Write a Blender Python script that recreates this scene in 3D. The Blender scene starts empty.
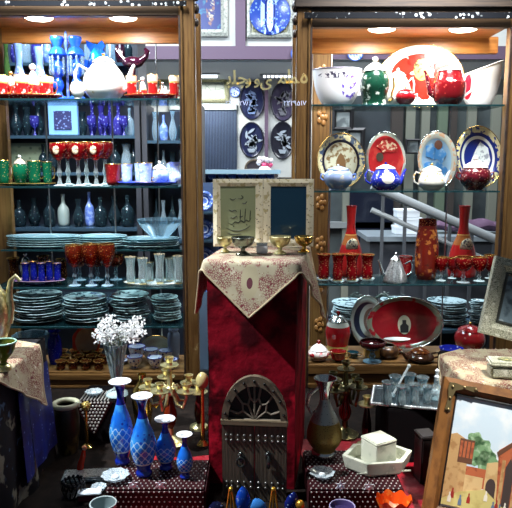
import bpy, bmesh, math, random
from math import sin, cos, pi, radians, sqrt, atan2, tan
from mathutils import Vector, Matrix, Euler
random.seed(7)
SC = bpy.context.scene
COL = SC.collection
F, TH, CZ = 620.0, radians(8.2), 1.5
CT, ST = cos(TH), sin(TH)

# ---------------------------------------------------------------- measuring the place
def ray(px, py):
    u = (px-256)/F; v = (254-py)/F
    return Vector((u, CT+v*ST, -ST+v*CT))
def P(px, py, Y):
    d = ray(px, py); t = Y/d.y
    return Vector((d.x*t, Y, CZ+d.z*t))
def Zp(py, Y): return P(256, py, Y).z
def dist(Y, z): return Y*CT-(z-CZ)*ST
def mpp(Y, z): return dist(Y, z)/F
def Xp(px, Y, z): return (px-256)*mpp(Y, z)
def Yz(py, z):
    d = ray(256, py); return d.y*(z-CZ)/d.z

# ---------------------------------------------------------------- materials
def lin(c):
    r = []
    for x in c[:3]:
        x = x/255.0
        r.append(x/12.92 if x <= .04045 else ((x+.055)/1.055)**2.4)
    return (r[0], r[1], r[2], 1.0)
MATS = {}
class NT:
    def __init__(s, name):
        s.m = bpy.data.materials.new(name); s.m.use_nodes = True
        s.t = s.m.node_tree; s.t.nodes.clear()
        s.out = s.t.nodes.new('ShaderNodeOutputMaterial'); s._o = None; s._s = None
    def n(s, typ, **kw):
        x = s.t.nodes.new(typ)
        for k, v in kw.items(): setattr(x, k, v)
        return x
    def l(s, a, b): s.t.links.new(a, b)
    def obj(s):
        if s._o is None: s._o = s.n('ShaderNodeTexCoord').outputs['Object']
        return s._o
    def xyz(s):
        if s._s is None:
            q = s.n('ShaderNodeSeparateXYZ'); s.l(s.obj(), q.inputs[0]); s._s = q.outputs
        return s._s
    def math(s, op, a, b=None, c=None):
        q = s.n('ShaderNodeMath', operation=op)
        for i, x in enumerate((a, b, c)):
            if x is None: continue
            if isinstance(x, (int, float)): q.inputs[i].default_value = x
            else: s.l(x, q.inputs[i])
        return q.outputs[0]
    def ramp(s, fac, lo, hi):
        q = s.n('ShaderNodeMapRange'); q.interpolation_type = 'SMOOTHSTEP'
        s.l(fac, q.inputs[0]); q.inputs[1].default_value = lo; q.inputs[2].default_value = hi
        return q.outputs[0]
    def ang(s):
        x = s.xyz(); return s.math('ARCTAN2', x[0], x[1])
    def mask(s, p):
        k = p[0]
        if k == 'noise':
            _, sc, lo, hi = p[:4]
            q = s.n('ShaderNodeTexNoise'); q.inputs['Scale'].default_value = sc; q.inputs['Detail'].default_value = 4
            if len(p) > 4:
                mp = s.n('ShaderNodeMapping'); mp.inputs['Scale'].default_value = p[4]
                s.l(s.obj(), mp.inputs[0]); s.l(mp.outputs[0], q.inputs['Vector'])
            else: s.l(s.obj(), q.inputs['Vector'])
            return s.ramp(q.outputs[0], lo, hi)
        if k == 'vor':
            _, sc, thr, soft = p
            q = s.n('ShaderNodeTexVoronoi'); q.inputs['Scale'].default_value = sc; s.l(s.obj(), q.inputs['Vector'])
            return s.ramp(q.outputs['Distance'], thr+soft, thr-soft)
        if k == 'crack':
            _, sc, thr = p
            q = s.n('ShaderNodeTexVoronoi', feature='DISTANCE_TO_EDGE'); q.inputs['Scale'].default_value = sc; s.l(s.obj(), q.inputs['Vector'])
            return s.ramp(q.outputs['Distance'], thr, thr*.4)
        if k == 'z': # band lo..hi in local metres
            z = s.xyz()[2]
            return s.math('MULTIPLY', s.math('GREATER_THAN', z, p[1]), s.math('LESS_THAN', z, p[2]))
        if k == 'zs': # stripes: pitch, fraction
            z = s.math('FRACT', s.math('MULTIPLY', s.xyz()[2], 1/p[1])); return s.math('LESS_THAN', z, p[2])
        if k == 'xs':
            z = s.math('FRACT', s.math('MULTIPLY', s.xyz()[0], 1/p[1])); return s.math('LESS_THAN', z, p[2])
        if k == 'as': # angular stripes
            return s.math('GREATER_THAN', s.math('SINE', s.math('MULTIPLY', s.ang(), p[1])), p[2])
        if k == 'dia': # lattice: n, pitch, thr, z0, z1
            _, n, pit, thr, z0, z1 = p
            a = s.math('MULTIPLY', s.ang(), n); z = s.math('MULTIPLY', s.xyz()[2], pi/pit)
            v = s.math('ABSOLUTE', s.math('MULTIPLY', s.math('SINE', s.math('ADD', a, z)), s.math('SINE', s.math('SUBTRACT', a, z))))
            return s.math('MULTIPLY', s.math('LESS_THAN', v, thr), s.mask(('z', z0, z1)))
        if k == 'rad': # radial annulus in x-y plane: r0, r1
            x = s.xyz(); r = s.math('SQRT', s.math('ADD', s.math('MULTIPLY', x[0], x[0]), s.math('MULTIPLY', x[1], x[1])))
            return s.math('MULTIPLY', s.math('GREATER_THAN', r, p[1]), s.math('LESS_THAN', r, p[2]))
        if k in ('ell', 'elly'): # ellipse in x,z (or x,y): cx, cz, rx, rz
            x = s.xyz(); b = x[2] if k == 'ell' else x[1]
            u = s.math('DIVIDE', s.math('SUBTRACT', x[0], p[1]), p[3]); v = s.math('DIVIDE', s.math('SUBTRACT', b, p[2]), p[4])
            e = s.math('LESS_THAN', s.math('ADD', s.math('MULTIPLY', u, u), s.math('MULTIPLY', v, v)), 1.0)
            if k == 'ell': e = s.math('MULTIPLY', e, s.math('LESS_THAN', x[1], 0.0))
            return e
        if k == 'and': return s.math('MULTIPLY', s.mask(p[1]), s.mask(p[2]))
        if k == 'not': return s.math('SUBTRACT', 1.0, s.mask(p[1]))
        if k == 'brick':
            _, sc, mort = p
            q = s.n('ShaderNodeTexBrick'); q.inputs['Scale'].default_value = sc; q.inputs['Mortar Size'].default_value = mort
            s.l(s.obj(), q.inputs['Vector']); return q.outputs['Fac']
        if k == 'wood':
            q = s.n('ShaderNodeTexNoise'); q.inputs['Scale'].default_value = p[1]; q.inputs['Detail'].default_value = 6
            mp = s.n('ShaderNodeMapping'); mp.inputs['Scale'].default_value = p[2]
            s.l(s.obj(), mp.inputs[0]); s.l(mp.outputs[0], q.inputs['Vector'])
            return s.ramp(q.outputs[0], .38, .66)
        raise ValueError(k)
    def color(s, c, pats):
        cur = None
        for p in pats:
            col, msk = p[0], s.mask(p[1])
            q = s.n('ShaderNodeMix', data_type='RGBA')
            s.l(msk, q.inputs[0])
            if cur is None: q.inputs[6].default_value = lin(c)
            else: s.l(cur, q.inputs[6])
            q.inputs[7].default_value = lin(col)
            cur = q.outputs[2]
        return cur
    def bump(s, b, sock):
        kind, st, ds = b[0], b[1], b[2]
        q = s.n('ShaderNodeBump'); q.inputs['Strength'].default_value = st; q.inputs['Distance'].default_value = ds
        s.l(s.mask(kind), q.inputs['Height']); s.l(q.outputs[0], sock)

def pbr(name, c, r=.45, m=0.0, pats=(), bump=None, spec=.5, coat=0, sheen=0, trans=None, a=1.0, tint=None, fres=True):
    """a painted, metal, cloth or (a<1) tinted glass surface"""
    if name in MATS: return MATS[name]
    t = NT(name); b = t.n('ShaderNodeBsdfPrincipled')
    b.inputs['Base Color'].default_value = lin(c)
    cc = t.color(c, pats) if pats else None
    if cc is not None: t.l(cc, b.inputs['Base Color'])
    b.inputs['Roughness'].default_value = r; b.inputs['Metallic'].default_value = m
    b.inputs['Specular IOR Level'].default_value = spec
    b.inputs['Coat Weight'].default_value = coat
    if sheen:
        b.inputs['Sheen Weight'].default_value = sheen; b.inputs['Sheen Roughness'].default_value = .4
        b.inputs['Sheen Tint'].default_value = lin(c)
    if bump: t.bump(bump, b.inputs['Normal'])
    sh = b.outputs[0]
    if a < 1:
        tr = t.n('ShaderNodeBsdfTransparent'); tr.inputs[0].default_value = lin(tint or c)
        fr = t.n('ShaderNodeLayerWeight'); fr.inputs[0].default_value = .32
        fac = t.math('ADD', t.math('MULTIPLY', fr.outputs['Fresnel'], (1-a)*.8), a); fac = t.math('MINIMUM', fac, 1.0)
        mx = t.n('ShaderNodeMixShader'); t.l(fac, mx.inputs[0]); t.l(tr.outputs[0], mx.inputs[1]); t.l(sh, mx.inputs[2]); sh = mx.outputs[0]
    t.l(sh, t.out.inputs[0]); MATS[name] = t.m; return t.m
def emit(name, c, s):
    if name in MATS: return MATS[name]
    t = NT(name); e = t.n('ShaderNodeEmission'); e.inputs[0].default_value = lin(c); e.inputs[1].default_value = s
    t.l(e.outputs[0], t.out.inputs[0]); MATS[name] = t.m; return t.m

# ---------------------------------------------------------------- shapes
class MB:
    def __init__(s): s.v = []; s.f = []; s.mi = []
    def add(s, vs, fs, mi=0, M=None):
        b = len(s.v)
        s.v += [tuple(M @ Vector(v)) if M is not None else tuple(v) for v in vs]
        s.f += [tuple(b+i for i in f) for f in fs]; s.mi += [mi]*len(fs); return s
    def box(s, c, d, mi=0, M=None, bev=0):
        x, y, z = d[0]/2, d[1]/2, d[2]/2
        if bev:
            bm = bmesh.new(); bmesh.ops.create_cube(bm, size=1)
            for v in bm.verts: v.co = Vector((v.co.x*d[0]+c[0], v.co.y*d[1]+c[1], v.co.z*d[2]+c[2]))
            bmesh.ops.bevel(bm, geom=bm.edges[:], offset=bev, segments=2, affect='EDGES')
            bm.verts.index_update()
            vs = [v.co.copy() for v in bm.verts]; fs = [[v.index for v in f.verts] for f in bm.faces]; bm.free()
            return s.add(vs, fs, mi, M)
        vs = [(c[0]+a*x, c[1]+b*y, c[2]+e*z) for a in (-1, 1) for b in (-1, 1) for e in (-1, 1)]
        return s.add(vs, [(0, 1, 3, 2), (4, 6, 7, 5), (0, 4, 5, 1), (2, 3, 7, 6), (0, 2, 6, 4), (1, 5, 7, 3)], mi, M)
    def lathe(s, prof, n=24, mi=0, M=None, rm=None, sx=1, sy=1, mis=None):
        """prof [(r,z)]; rm(theta,i) scales the radius; r==0 closes on the axis"""
        vs = []; idx = []
        for i, (r, z) in enumerate(prof):
            if r <= 1e-6: idx.append([len(vs)]); vs.append((0, 0, z))
            else:
                row = []
                for k in range(n):
                    t = 2*pi*k/n; q = r*(rm(t, i) if rm else 1); row.append(len(vs)); vs.append((q*cos(t)*sx, q*sin(t)*sy, z))
                idx.append(row)
        b0 = len(s.v)
        for i in range(len(prof)-1):
            a, b = idx[i], idx[i+1]; fs = []
            if len(a) == 1 and len(b) == 1: continue
            for k in range(n):
                k2 = (k+1) % n
                if len(a) == 1: fs.append((a[0], b[k2], b[k]))
                elif len(b) == 1: fs.append((a[k], a[k2], b[0]))
                else: fs.append((a[k], a[k2], b[k2], b[k]))
            s.f += [tuple(b0+j for j in f) for f in fs]; s.mi += [(mis[i] if mis else mi)]*len(fs)
        s.v += [tuple(M @ Vector(v)) if M is not None else v for v in vs]
        return s
    def tube(s, path, rad, n=8, mi=0, M=None, cap=True):
        path = [Vector(p) for p in path]; L = len(path)
        if not isinstance(rad, (list, tuple)): rad = [rad]*L
        vs = []; fs = []; up = None
        for i, p in enumerate(path):
            t = (path[min(i+1, L-1)]-path[max(i-1, 0)]).normalized()
            if up is None:
                up = Vector((0, 0, 1)) if abs(t.z) < .9 else Vector((0, 1, 0))
            a = t.cross(up); a.normalize(); b = a.cross(t).normalized(); up = b
            for k in range(n):
                q = 2*pi*k/n; vs.append(p+(a*cos(q)+b*sin(q))*rad[i])
        for i in range(L-1):
            for k in range(n):
                k2 = (k+1) % n; fs.append((i*n+k, i*n+k2, (i+1)*n+k2, (i+1)*n+k))
        if cap: fs.append(tuple(range(n))[::-1]); fs.append(tuple((L-1)*n+k for k in range(n)))
        return s.add(vs, fs, mi, M)
    def prism(s, poly, y0, y1, mi=0, M=None):
        """poly [(x,z)] pushed from y0 to y1"""
        n = len(poly); vs = [(x, y0, z) for x, z in poly]+[(x, y1, z) for x, z in poly]
        fs = [tuple(range(n)), tuple(range(2*n-1, n-1, -1))]+[(i, i+n, (i+1) % n+n, (i+1) % n) for i in range(n)]
        return s.add(vs, fs, mi, M)
    def grid(s, fn, nu, nv, mi=0, M=None, thick=None):
        vs = [fn(i/nu, j/nv) for j in range(nv+1) for i in range(nu+1)]
        fs = [(j*(nu+1)+i, j*(nu+1)+i+1, (j+1)*(nu+1)+i+1, (j+1)*(nu+1)+i) for j in range(nv) for i in range(nu)]
        return s.add(vs, fs, mi, M)
    def ball(s, c, r, n=10, m=6, mi=0, M=None, sc=(1, 1, 1)):
        pr = [(r*sin(pi*i/m) if 0 < i < m else 0, -r*cos(pi*i/m)) for i in range(m+1)]
        X = Matrix.Translation(c) @ Matrix.Diagonal((*sc, 1))
        return s.lathe(pr, n, mi, (M @ X) if M is not None else X)
    def torus(s, R, r, z, n=28, m=8, mi=0, M=None):
        s2 = [(R+r*cos(2*pi*i/m), z+r*sin(2*pi*i/m)) for i in range(m+1)]
        return s.lathe(s2, n, mi, M)
    def build(s, name, mats, parent=None, loc=None, rot=None, sharp=38, flat=False, kind=None):
        me = bpy.data.meshes.new(name); me.from_pydata(s.v, [], s.f); me.validate()
        if not isinstance(mats, (list, tuple)): mats = [mats]
        for m in mats: me.materials.append(m)
        if len(mats) > 1 and len(me.polygons) == len(s.mi): me.polygons.foreach_set('material_index', s.mi)
        bm = bmesh.new(); bm.from_mesh(me)
        bmesh.ops.recalc_face_normals(bm, faces=bm.faces[:]); bm.to_mesh(me); bm.free()
        if not flat:
            me.polygons.foreach_set('use_smooth', [True]*len(me.polygons)); me.set_sharp_from_angle(angle=radians(sharp))
        o = bpy.data.objects.new(name, me); COL.objects.link(o)
        if parent is not None: o.parent = parent
        if loc is not None: o.location = loc
        if rot is not None: o.rotation_euler = rot
        if kind: o['kind'] = kind
        return o
def tag(o, label, cat, group=None, kind=None):
    o['label'] = label; o['category'] = cat
    if group: o['group'] = group
    if kind: o['kind'] = kind
    return o
def thing(name, label, cat, loc, rz=0, group=None):
    o = bpy.data.objects.new(name, None); COL.objects.link(o); o.location = loc; o.rotation_euler = (0, 0, rz); o.empty_display_size = .02
    return tag(o, label, cat, group)
def dup(src, loc, label=None, rz=None, sc=None, group=None):
    r = src.copy(); COL.objects.link(r); r.location = loc
    if rz is not None: r.rotation_euler = (0, 0, rz)
    if sc is not None: r.scale = sc if isinstance(sc, (tuple, list)) else (sc, sc, sc)
    if label: r['label'] = label
    if group: r['group'] = group
    for ch in list(src.children):
        c = ch.copy(); COL.objects.link(c); c.parent = r
        for g in list(ch.children):
            d = g.copy(); COL.objects.link(d); d.parent = c
    return r
def struct(o): o['kind'] = 'structure'; return o
ORD = ['leftmost', 'second from left', 'third from left', 'fourth from left', 'fifth from left', 'sixth from left', 'seventh from left', 'eighth from left', 'ninth from left', 'tenth from left', 'eleventh from left', 'twelfth from left']
def od(i, n): return 'rightmost' if (i == n-1 and n > 1) else ORD[i]
def hollow(prof, t=.0015, floor=None):
    """outside profile bottom->top, then down the inside"""
    out = [(0, prof[0][1])]+list(prof)
    inn = [(max(r-t, .0008), z) for r, z in prof[::-1]]
    zf = floor if floor is not None else prof[0][1]+t*1.5
    inn = [(r, z) for r, z in inn if z > zf]
    if not inn: inn = [(prof[-1][0]-t, zf)]
    return out+inn+[(inn[-1][0]*.98, zf), (0, zf)]
def smoothp(pts, k=4):
    """Catmull-Rom through profile points"""
    r = []
    for i in range(len(pts)-1):
        p0, p1, p2, p3 = pts[max(i-1, 0)], pts[i], pts[i+1], pts[min(i+2, len(pts)-1)]
        for j in range(k):
            t = j/k; r.append(tuple(.5*((2*b)+(-a+c)*t+(2*a-5*b+4*c-d)*t*t+(-a+3*b-3*c+d)*t**3) for a, b, c, d in zip(p0, p1, p2, p3)))
    r.append(tuple(pts[-1])); return r
def pxprof(prof, Y, zb):
    """[(half width px, py)] bottom first -> local metres"""
    m = mpp(Y, zb); z0 = Zp(prof[0][1], Y); z1 = Zp(prof[-1][1], Y); k = (z1-zb)/(z1-z0)
    return [(r*m, (Zp(py, Y)-z0)*k) for r, py in prof]
# ================================================================ THE PLACE
W = dict(
 cream=pbr('cream wall paint', (196, 196, 188), .8, pats=[((180, 182, 180), ('noise', 3, .3, .8))]),
 mauve=pbr('mauve painted moulding', (92, 72, 92), .6),
 ceil=pbr('ceiling paint', (196, 200, 205), .85),
 floor=pbr('shop floor tile', (92, 88, 86), .3, pats=[((60, 56, 54), ('brick', 1.6, .01))]),
 side=pbr('shop side wall', (120, 120, 116), .8, pats=[((95, 98, 98), ('noise', 2, .35, .75))]),
 plat=pbr('black platform cloth', (24, 19, 17), .9, pats=[((36, 28, 24), ('noise', 30, .4, .7))], spec=.1),
 wood=pbr('golden brown varnished wood', (116, 86, 46), .38, pats=[((90, 62, 30), ('wood', 9, (14, 14, .7))), ((126, 96, 54), ('noise', 5, .5, .9))], coat=.15),
 woodh=pbr('golden wood along', (112, 82, 44), .38, pats=[((84, 58, 28), ('wood', 9, (.7, 14, 14)))], coat=.15),
 woodd=pbr('dark carved walnut', (62, 46, 36), .45, pats=[((34, 26, 24), ('noise', 40, .4, .7))]),
 woodin=pbr('honey wood board', (176, 116, 56), .4, pats=[((150, 92, 40), ('wood', 8, (.8, 10, 10)))]),
 led=emit('lit downlight lens', (255, 250, 236), 14),
 inlay=pbr('mirror and ebony inlay', (22, 24, 28), .25, pats=[((205, 212, 215), ('and', ('vor', 55, .32, .06), ('noise', 14, .50, .56)))]),
 shelf=pbr('clear shelf glass', (14, 34, 38), .05, a=.05, tint=(244, 251, 250)),
 shelfe=pbr('green shelf glass edge', (62, 112, 120), .12, a=.7, tint=(120, 190, 190)),
 steel=pbr('brushed steel', (168, 172, 176), .28, 1),
 tube=emit('lit lamp tube', (235, 244, 255), 3.5),
 dark=pbr('dark recess', (24, 25, 28), .7),
)
def slab(name, lo, hi, m, flat=True):
    o = MB().box([(a+b)/2 for a, b in zip(lo, hi)], [b-a for a, b in zip(lo, hi)]).build(name, m, flat=flat); return struct(o)
slab('floor', (-3.2, -.6, -.1), (3.2, 8.1, 0), W['floor'])
slab('wall_left', (-3.3, .55, 0), (-3.2, 8.1, 4.2), W['side'])
slab('wall_right', (3.2, .55, 0), (3.3, 8.1, 4.2), W['side'])
slab('ceiling', (-3.3, .55, 4.2), (3.3, 8.1, 4.3), W['ceil'])
slab('trim_1', (-3.2, .93, 0), (3.2, 1.15, .44), W['woodd'])      # riser under the shop window
pl = slab('trim_2', (-3.2, 1.15, 0), (3.2, 3.12, .5), W['plat']); pl['label'] = 'low display platform covered in black cloth'
slab('wall_front', (-3.2, .93, 3.0), (3.2, 1.05, 4.2), W['side'])
# shop window: clean pane with its lettering
clear = NT('clean window glass'); _t = clear.n('ShaderNodeBsdfTransparent'); _t.inputs[0].default_value = (.985, .985, .985, 1); clear.l(_t.outputs[0], clear.out.inputs[0])
pane = struct(MB().box((0, 1.0, 1.72), (6.4, .008, 2.56)).build('window_1', clear.m, flat=True))
def text_mesh(name, items, m, parent=None, bold=0):
    """items: (string, x, z, size) laid on the x-z plane facing -y"""
    mb = MB(); dg = None
    for s, x, z, size in items:
        cu = bpy.data.curves.new('writing', 'FONT'); cu.body = s; cu.size = size; cu.align_x = 'CENTER'; cu.resolution_u = 3; cu.offset = size*bold
        ob = bpy.data.objects.new('writing', cu); COL.objects.link(ob)
        dg = bpy.context.evaluated_depsgraph_get(); me = bpy.data.meshes.new_from_object(ob.evaluated_get(dg))
        vs = [(x+v.co.x, 0, z+v.co.y) for v in me.vertices]
        mb.add(vs, [tuple(p.vertices) for p in me.polygons])
        bpy.data.objects.remove(ob); bpy.data.curves.remove(cu); bpy.data.meshes.remove(me)
    return mb.build(name, m, parent, flat=True)
YW = .994
def glasstext(name, rows, m, lab, bold=0):
    it = []
    for s, px, py, hpx in rows:
        q = P(px, py, YW); it.append((s, q.x, q.z, hpx*mpp(YW, q.z)*1.32))
    o = text_mesh(name, it, m, pane, bold); o.location = (0, YW, 0); o['label'] = lab; return o
gold = pbr('faded gold lettering', (230, 214, 150), .6, a=.36, tint=(250, 242, 214)); bluew = pbr('pale blue lettering', (222, 228, 255), .6)
for _m in (gold, bluew): # painted on glass: lets the shop light through
    _n = _m.node_tree; _p = _n.nodes['Principled BSDF']; _k = [l.to_socket for l in _p.outputs[0].links][0]
    _tl = _n.nodes.new('ShaderNodeBsdfTranslucent'); _tl.inputs[0].default_value = _p.inputs['Base Color'].default_value; _ad = _n.nodes.new('ShaderNodeAddShader')
    _n.links.new(_p.outputs[0], _ad.inputs[0]); _n.links.new(_tl.outputs[0], _ad.inputs[1]); _n.links.new(_ad.outputs[0], _k)
glasstext('phone_number', [('۲', 227, 105.5, 5.2), ('۲', 230.5, 105.5, 5.2), ('۳', 234, 105.5, 5.2), ('۴', 237.5, 105.5, 5.2), ('۲', 241, 105.5, 5.2), ('۷', 244.5, 105.5, 5.2), ('۸', 248, 105.5, 5.2), ('۸', 251.5, 105.5, 5.2)], bluew, 'pale blue phone number digits')
glasstext('phone_number', [('۲', 285, 105.5, 5.2), ('۲', 288.5, 105.5, 5.2), ('۲', 292, 105.5, 5.2), ('۹', 295, 105.5, 5.2), ('۵', 298.5, 105.5, 5.2), ('۱', 301.5, 105.5, 5.2), ('۷', 304.5, 105.5, 5.2)], bluew, 'pale blue phone number digits beside the cabinet post')
glasstext('lettering', [('\ufe91\ufee0\ufea0', 238, 84, 14), ('ر', 249, 84, 12), ('و', 257, 84, 11), ('ی', 266, 86, 12), ('ﻤ', 283, 83, 13), ('ﻠ', 289, 83, 14), ('ﻤ', 294, 83, 12), ('ه', 304, 83, 15)], gold, 'faded gold shop lettering', .02)

# ---- shop interior behind the cabinets: gallery front, soffit under it, far wall
YM, YF = 6.0, 7.4
zm0 = Zp(60, YM); zs = zm0
slab('wall_gallery', (-3.2, YM, zs+.02), (3.2, YM+.12, 4.2), W['cream'])
slab('trim_3', (-3.2, YM-.05, Zp(60, YM)), (3.2, YM, Zp(47, YM)), W['mauve'])
for i, (a, b) in enumerate(((235.5, 245.5), (120, 130), (352, 362), (455, 465))):
    slab('trim_%d' % (4+i), (Xp(a, YM, 2.7), YM-.045, Zp(47, YM)), (Xp(b, YM, 2.7), YM, 4.2), W['mauve'])
slab('ceiling_gallery', (-3.2, YM+.12, zs), (3.2, YF+.6, zs+.06), W['ceil'])
slab('wall_back', (-3.2, YF, 0), (3.2, YF+.1, zs), W['cream'])
slab('trim_8', (Xp(264.5, YF, 1.6), YF-.03, 0), (Xp(268, YF, 1.6), YF, zs), W['mauve'])
slab('trim_9', (Xp(296, YF, 1.6), YF-.03, 0), (Xp(304, YF, 1.6), YF, zs), W['woodh'])
slab('trim_10', (Xp(196, YF, 1.6), YF-.03, 0), (Xp(203, YF, 1.6), YF, zs), W['woodd'])

def ceiling_lamp(px, py, w, d, label, seg=0):
    z = zs-.012; Y = Yz(py, z); t = thing('ceiling_lamp', label, 'lamp', (Xp(px, Y, z), Y, z))
    MB().box((0, 0, .004), (w+.05, d+.06, .016)).build('lamp_housing', W['steel'], t, flat=True)
    m = MB()
    if seg:
        for k in range(seg): m.box((-w/2+w*(k+.5)/seg, 0, -.012), (w/seg*.62, d, .016))
    else: m.tube([(-w/2, 0, -.014), (w/2, 0, -.014)], .016)
    m.build('lamp_tube', W['tube'], t)
ceiling_lamp(207, 75, .22, .05, 'white fluorescent tube lamp under the gallery above the dark slatted grille')
ceiling_lamp(281, 75.5, .40, .06, 'row of small white ceiling lights above the upper oval plaques', 9)

# ---- things hung on the gallery wall and the far wall
FR = dict(
 silver=pbr('silver picture frame', (176, 178, 168), .4, .3, pats=[((120, 124, 118), ('noise', 60, .45, .7))]),
 olive=pbr('olive gold frame', (140, 138, 108), .45, .3, pats=[((92, 92, 74), ('noise', 70, .45, .7))]),
 bluep=pbr('blue enamel ground', (36, 62, 148), .3, pats=[((120, 150, 205), ('noise', 22, .52, .66)), ((18, 28, 80), ('noise', 11, .55, .75))]),
 khat=pbr('pale inlaid frame', (196, 192, 164), .5, pats=[((150, 140, 110), ('vor', 150, .3, .08))]),
)
def ring_frame(mb, w, h, b, y0, y1, mi=0, M=None):
    """rectangular picture frame of bar width b, in x-z, mitred"""
    o = [(-w/2, -h/2), (w/2, -h/2), (w/2, h/2), (-w/2, h/2)]; i = [(-w/2+b, -h/2+b), (w/2-b, -h/2+b), (w/2-b, h/2-b), (-w/2+b, h/2-b)]
    vs = [(x, y0, z) for x, z in o]+[(x, y0+(y1-y0)*.35, z) for x, z in i]+[(x, y1, z) for x, z in o]+[(x, y1, z) for x, z in i]
    # raised ridge in the middle of the bar
    md = [((a[0]+c[0])/2, (a[1]+c[1])/2) for a, c in zip(o, i)]
    vs += [(x, y0-(y1-y0)*.3, z) for x, z in md]
    fs = []
    for k in range(4):
        n = (k+1) % 4
        fs += [(k, n, 16+n, 16+k), (16+k, 16+n, 4+n, 4+k), (4+k, 4+n, 12+n, 12+k), (k, 8+k, 8+n, n), (8+k, 12+k, 12+n, 8+n)]
    return mb.add(vs, fs, mi, M)
def framed(name, label, x0, y0, x1, y1, Y, bpx, mfr, mpic, group=None, mat2=None, cat='picture'):
    a, b = P(x0, y0, Y), P(x1, y1, Y); w, h = abs(b.x-a.x), abs(a.z-b.z); bw = bpx*mpp(Y, a.z)
    t = thing(name, label, cat, ((a.x+b.x)/2, Y, (a.z+b.z)/2), 0, group)
    ring_frame(MB(), w, h, bw, -.035, -.004).build('frame', mfr, t, flat=True)
    MB().box((0, -.012, 0), (w-bw*1.9, .008, h-bw*1.9)).build('picture', mpic, t, flat=True)
    if mat2: ring_frame(MB(), w-bw*1.9, h-bw*1.9, bw*.6, -.024, -.016).build('inner_border', mat2, t, flat=True)
    return t
f1 = framed('framed_picture', 'silver framed blue picture high on the gallery wall, beside the tall cabinet post', 188, -52, 228, 37, YM-.002, 7, FR['silver'],
   pbr('blue night picture', (16, 34, 104), .35, pats=[((130, 90, 80), ('and', ('ell', .02, -.1, .04, .2), ('noise', 20, .45, .6))), ((170, 160, 140), ('and', ('ell', .03, -.16, .03, .12), ('noise', 30, .5, .6))), ((40, 130, 150), ('noise', 9, .55, .7))]))
f2 = framed('framed_plate', 'square silver framed round blue enamel plate on the gallery wall', 247, -14, 292, 38, YM-.002, 5, FR['silver'], FR['olive'], mat2=FR['olive'])
q = P(270, 15, YM); ploc = q
m = MB(); m.lathe([(0, .02), (.10, .02), (.13, .03), (.185, .04), (.19, .034), (.13, .012), (0, .012)], 40, 0, Matrix.Rotation(radians(90), 4, 'X'))
m.build('enamel_plate', pbr('blue rosette enamel', (44, 70, 150), .2, pats=[((168, 190, 225), ('and', ('as', 16, .2), ('rad', .05, .09))), ((190, 205, 230), ('rad', 0, .035)), ((24, 40, 110), ('rad', .036, .05)), ((120, 150, 205), ('vor', 34, .3, .1))]), f2, loc=(q.x-f2.location.x, -.012, q.z-f2.location.z))
# small blue-white plates hung on the mauve moulding
def wallplate(px, py, rpx, Y, label):
    c = P(px, py, Y); r = rpx*mpp(Y, c.z); t = thing('wall_plate', label, 'plate', tuple(c))
    X = Matrix.Rotation(radians(90), 4, 'X')
    o = MB().lathe([(0, .004), (r*.55, .004), (r*.95, .022), (r, .02), (r*.6, -.0), (0, 0)], 32, 0, X).build('plate', pbr('blue and white china %d' % px, (200, 214, 232), .25, pats=[((50, 80, 165), ('vor', 32, .28, .08)), ((60, 92, 175), ('noise', 30, .55, .62))]), t)
    MB().torus(r*.97, .006, .02, 32, 6, 0, X).build('rim', pbr('blue plate rim', (70, 100, 180), .3), t)
wallplate(297.5, 54, 6.5, YM-.056, 'small blue and white plate hung on the mauve moulding in the gap between cabinets')
wallplate(355, 53, 8, YM-.056, 'blue and white plate on the mauve moulding seen through the glass above the boat bowl')
wallplate(235, 92, 5, YF-.004, 'small blue and white plate on the far wall beside the ornate cream panel')
# oval plaques
bb = pbr('black lacquer', (26, 26, 38), .3)
def plaque(px, py, rx, ry, label, c1, c2):
    c = P(px, py, YF); a, b = rx*mpp(YF, c.z), ry*mpp(YF, c.z)
    t = thing('oval_plaque', label, 'plaque', tuple(c), 0, 'oval plaques on the far wall'); X = Matrix.Rotation(radians(90), 4, 'X')
    MB().lathe([(0, .01), (.9, .012), (.97, .022), (1, .016), (1, .002), (0, .002)], 40, 0, Matrix.Diagonal((a, 1, b, 1)) @ X).build('plaque_board', c1, t)
    MB().tube([(a*1.0*cos(2*pi*i/40), -.018, b*1.0*sin(2*pi*i/40)) for i in range(41)], .008, 6).build('frame', bb, t)
    r = random.Random(px*7+py); m = MB()
    for k in range(17): # silver leaf and flower sprays in relief
        an = r.uniform(0, 2*pi); rr = r.uniform(.1, .6); x, z = a*rr*cos(an), b*rr*sin(an)*.9; an2 = r.uniform(0, pi); l, w = .05, .015
        pts = [(x+l*cos(an2)*u - w*v*sin(an2), z+l*sin(an2)*u+w*v*cos(an2)) for u, v in ((-1, 0), (-.4, 1), (.4, .9), (1, 0), (.4, -.8), (-.4, -1))]
        m.prism(pts, -.026, -.013)
    m.prism([(-.03, -b*.72), (.03, -b*.72), (.05, -b*.5), (-.05, -b*.5)], -.026, -.013)
    m.build('flower_relief', c2, t, flat=True)
nb = pbr('navy lacquer', (20, 26, 62), .3); bb = pbr('black lacquer', (26, 26, 38), .3); pu = pbr('plum lacquer', (50, 42, 66), .35)
sv = pbr('silver relief', (170, 180, 190), .35, .4); sv2 = pbr('dull relief', (112, 112, 120), .4, .3); sv3 = pbr('pale blue relief', (120, 140, 180), .35, .4)
plaque(252, 101, 12, 18, 'upper navy oval plaque with silver flower spray, nearer the slatted grille', nb, sv3)
plaque(283, 102, 12, 18.5, 'upper plum oval plaque with faint grey spray, beside the mauve strip', pu, sv2)
plaque(251.5, 140, 11.5, 17, 'lower navy oval plaque with white vase of flowers, nearer the slatted grille', nb, sv)
plaque(282.5, 140.5, 11.5, 18, 'lower black oval plaque with white flowers, right of the mauve strip', bb, sv)
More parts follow.
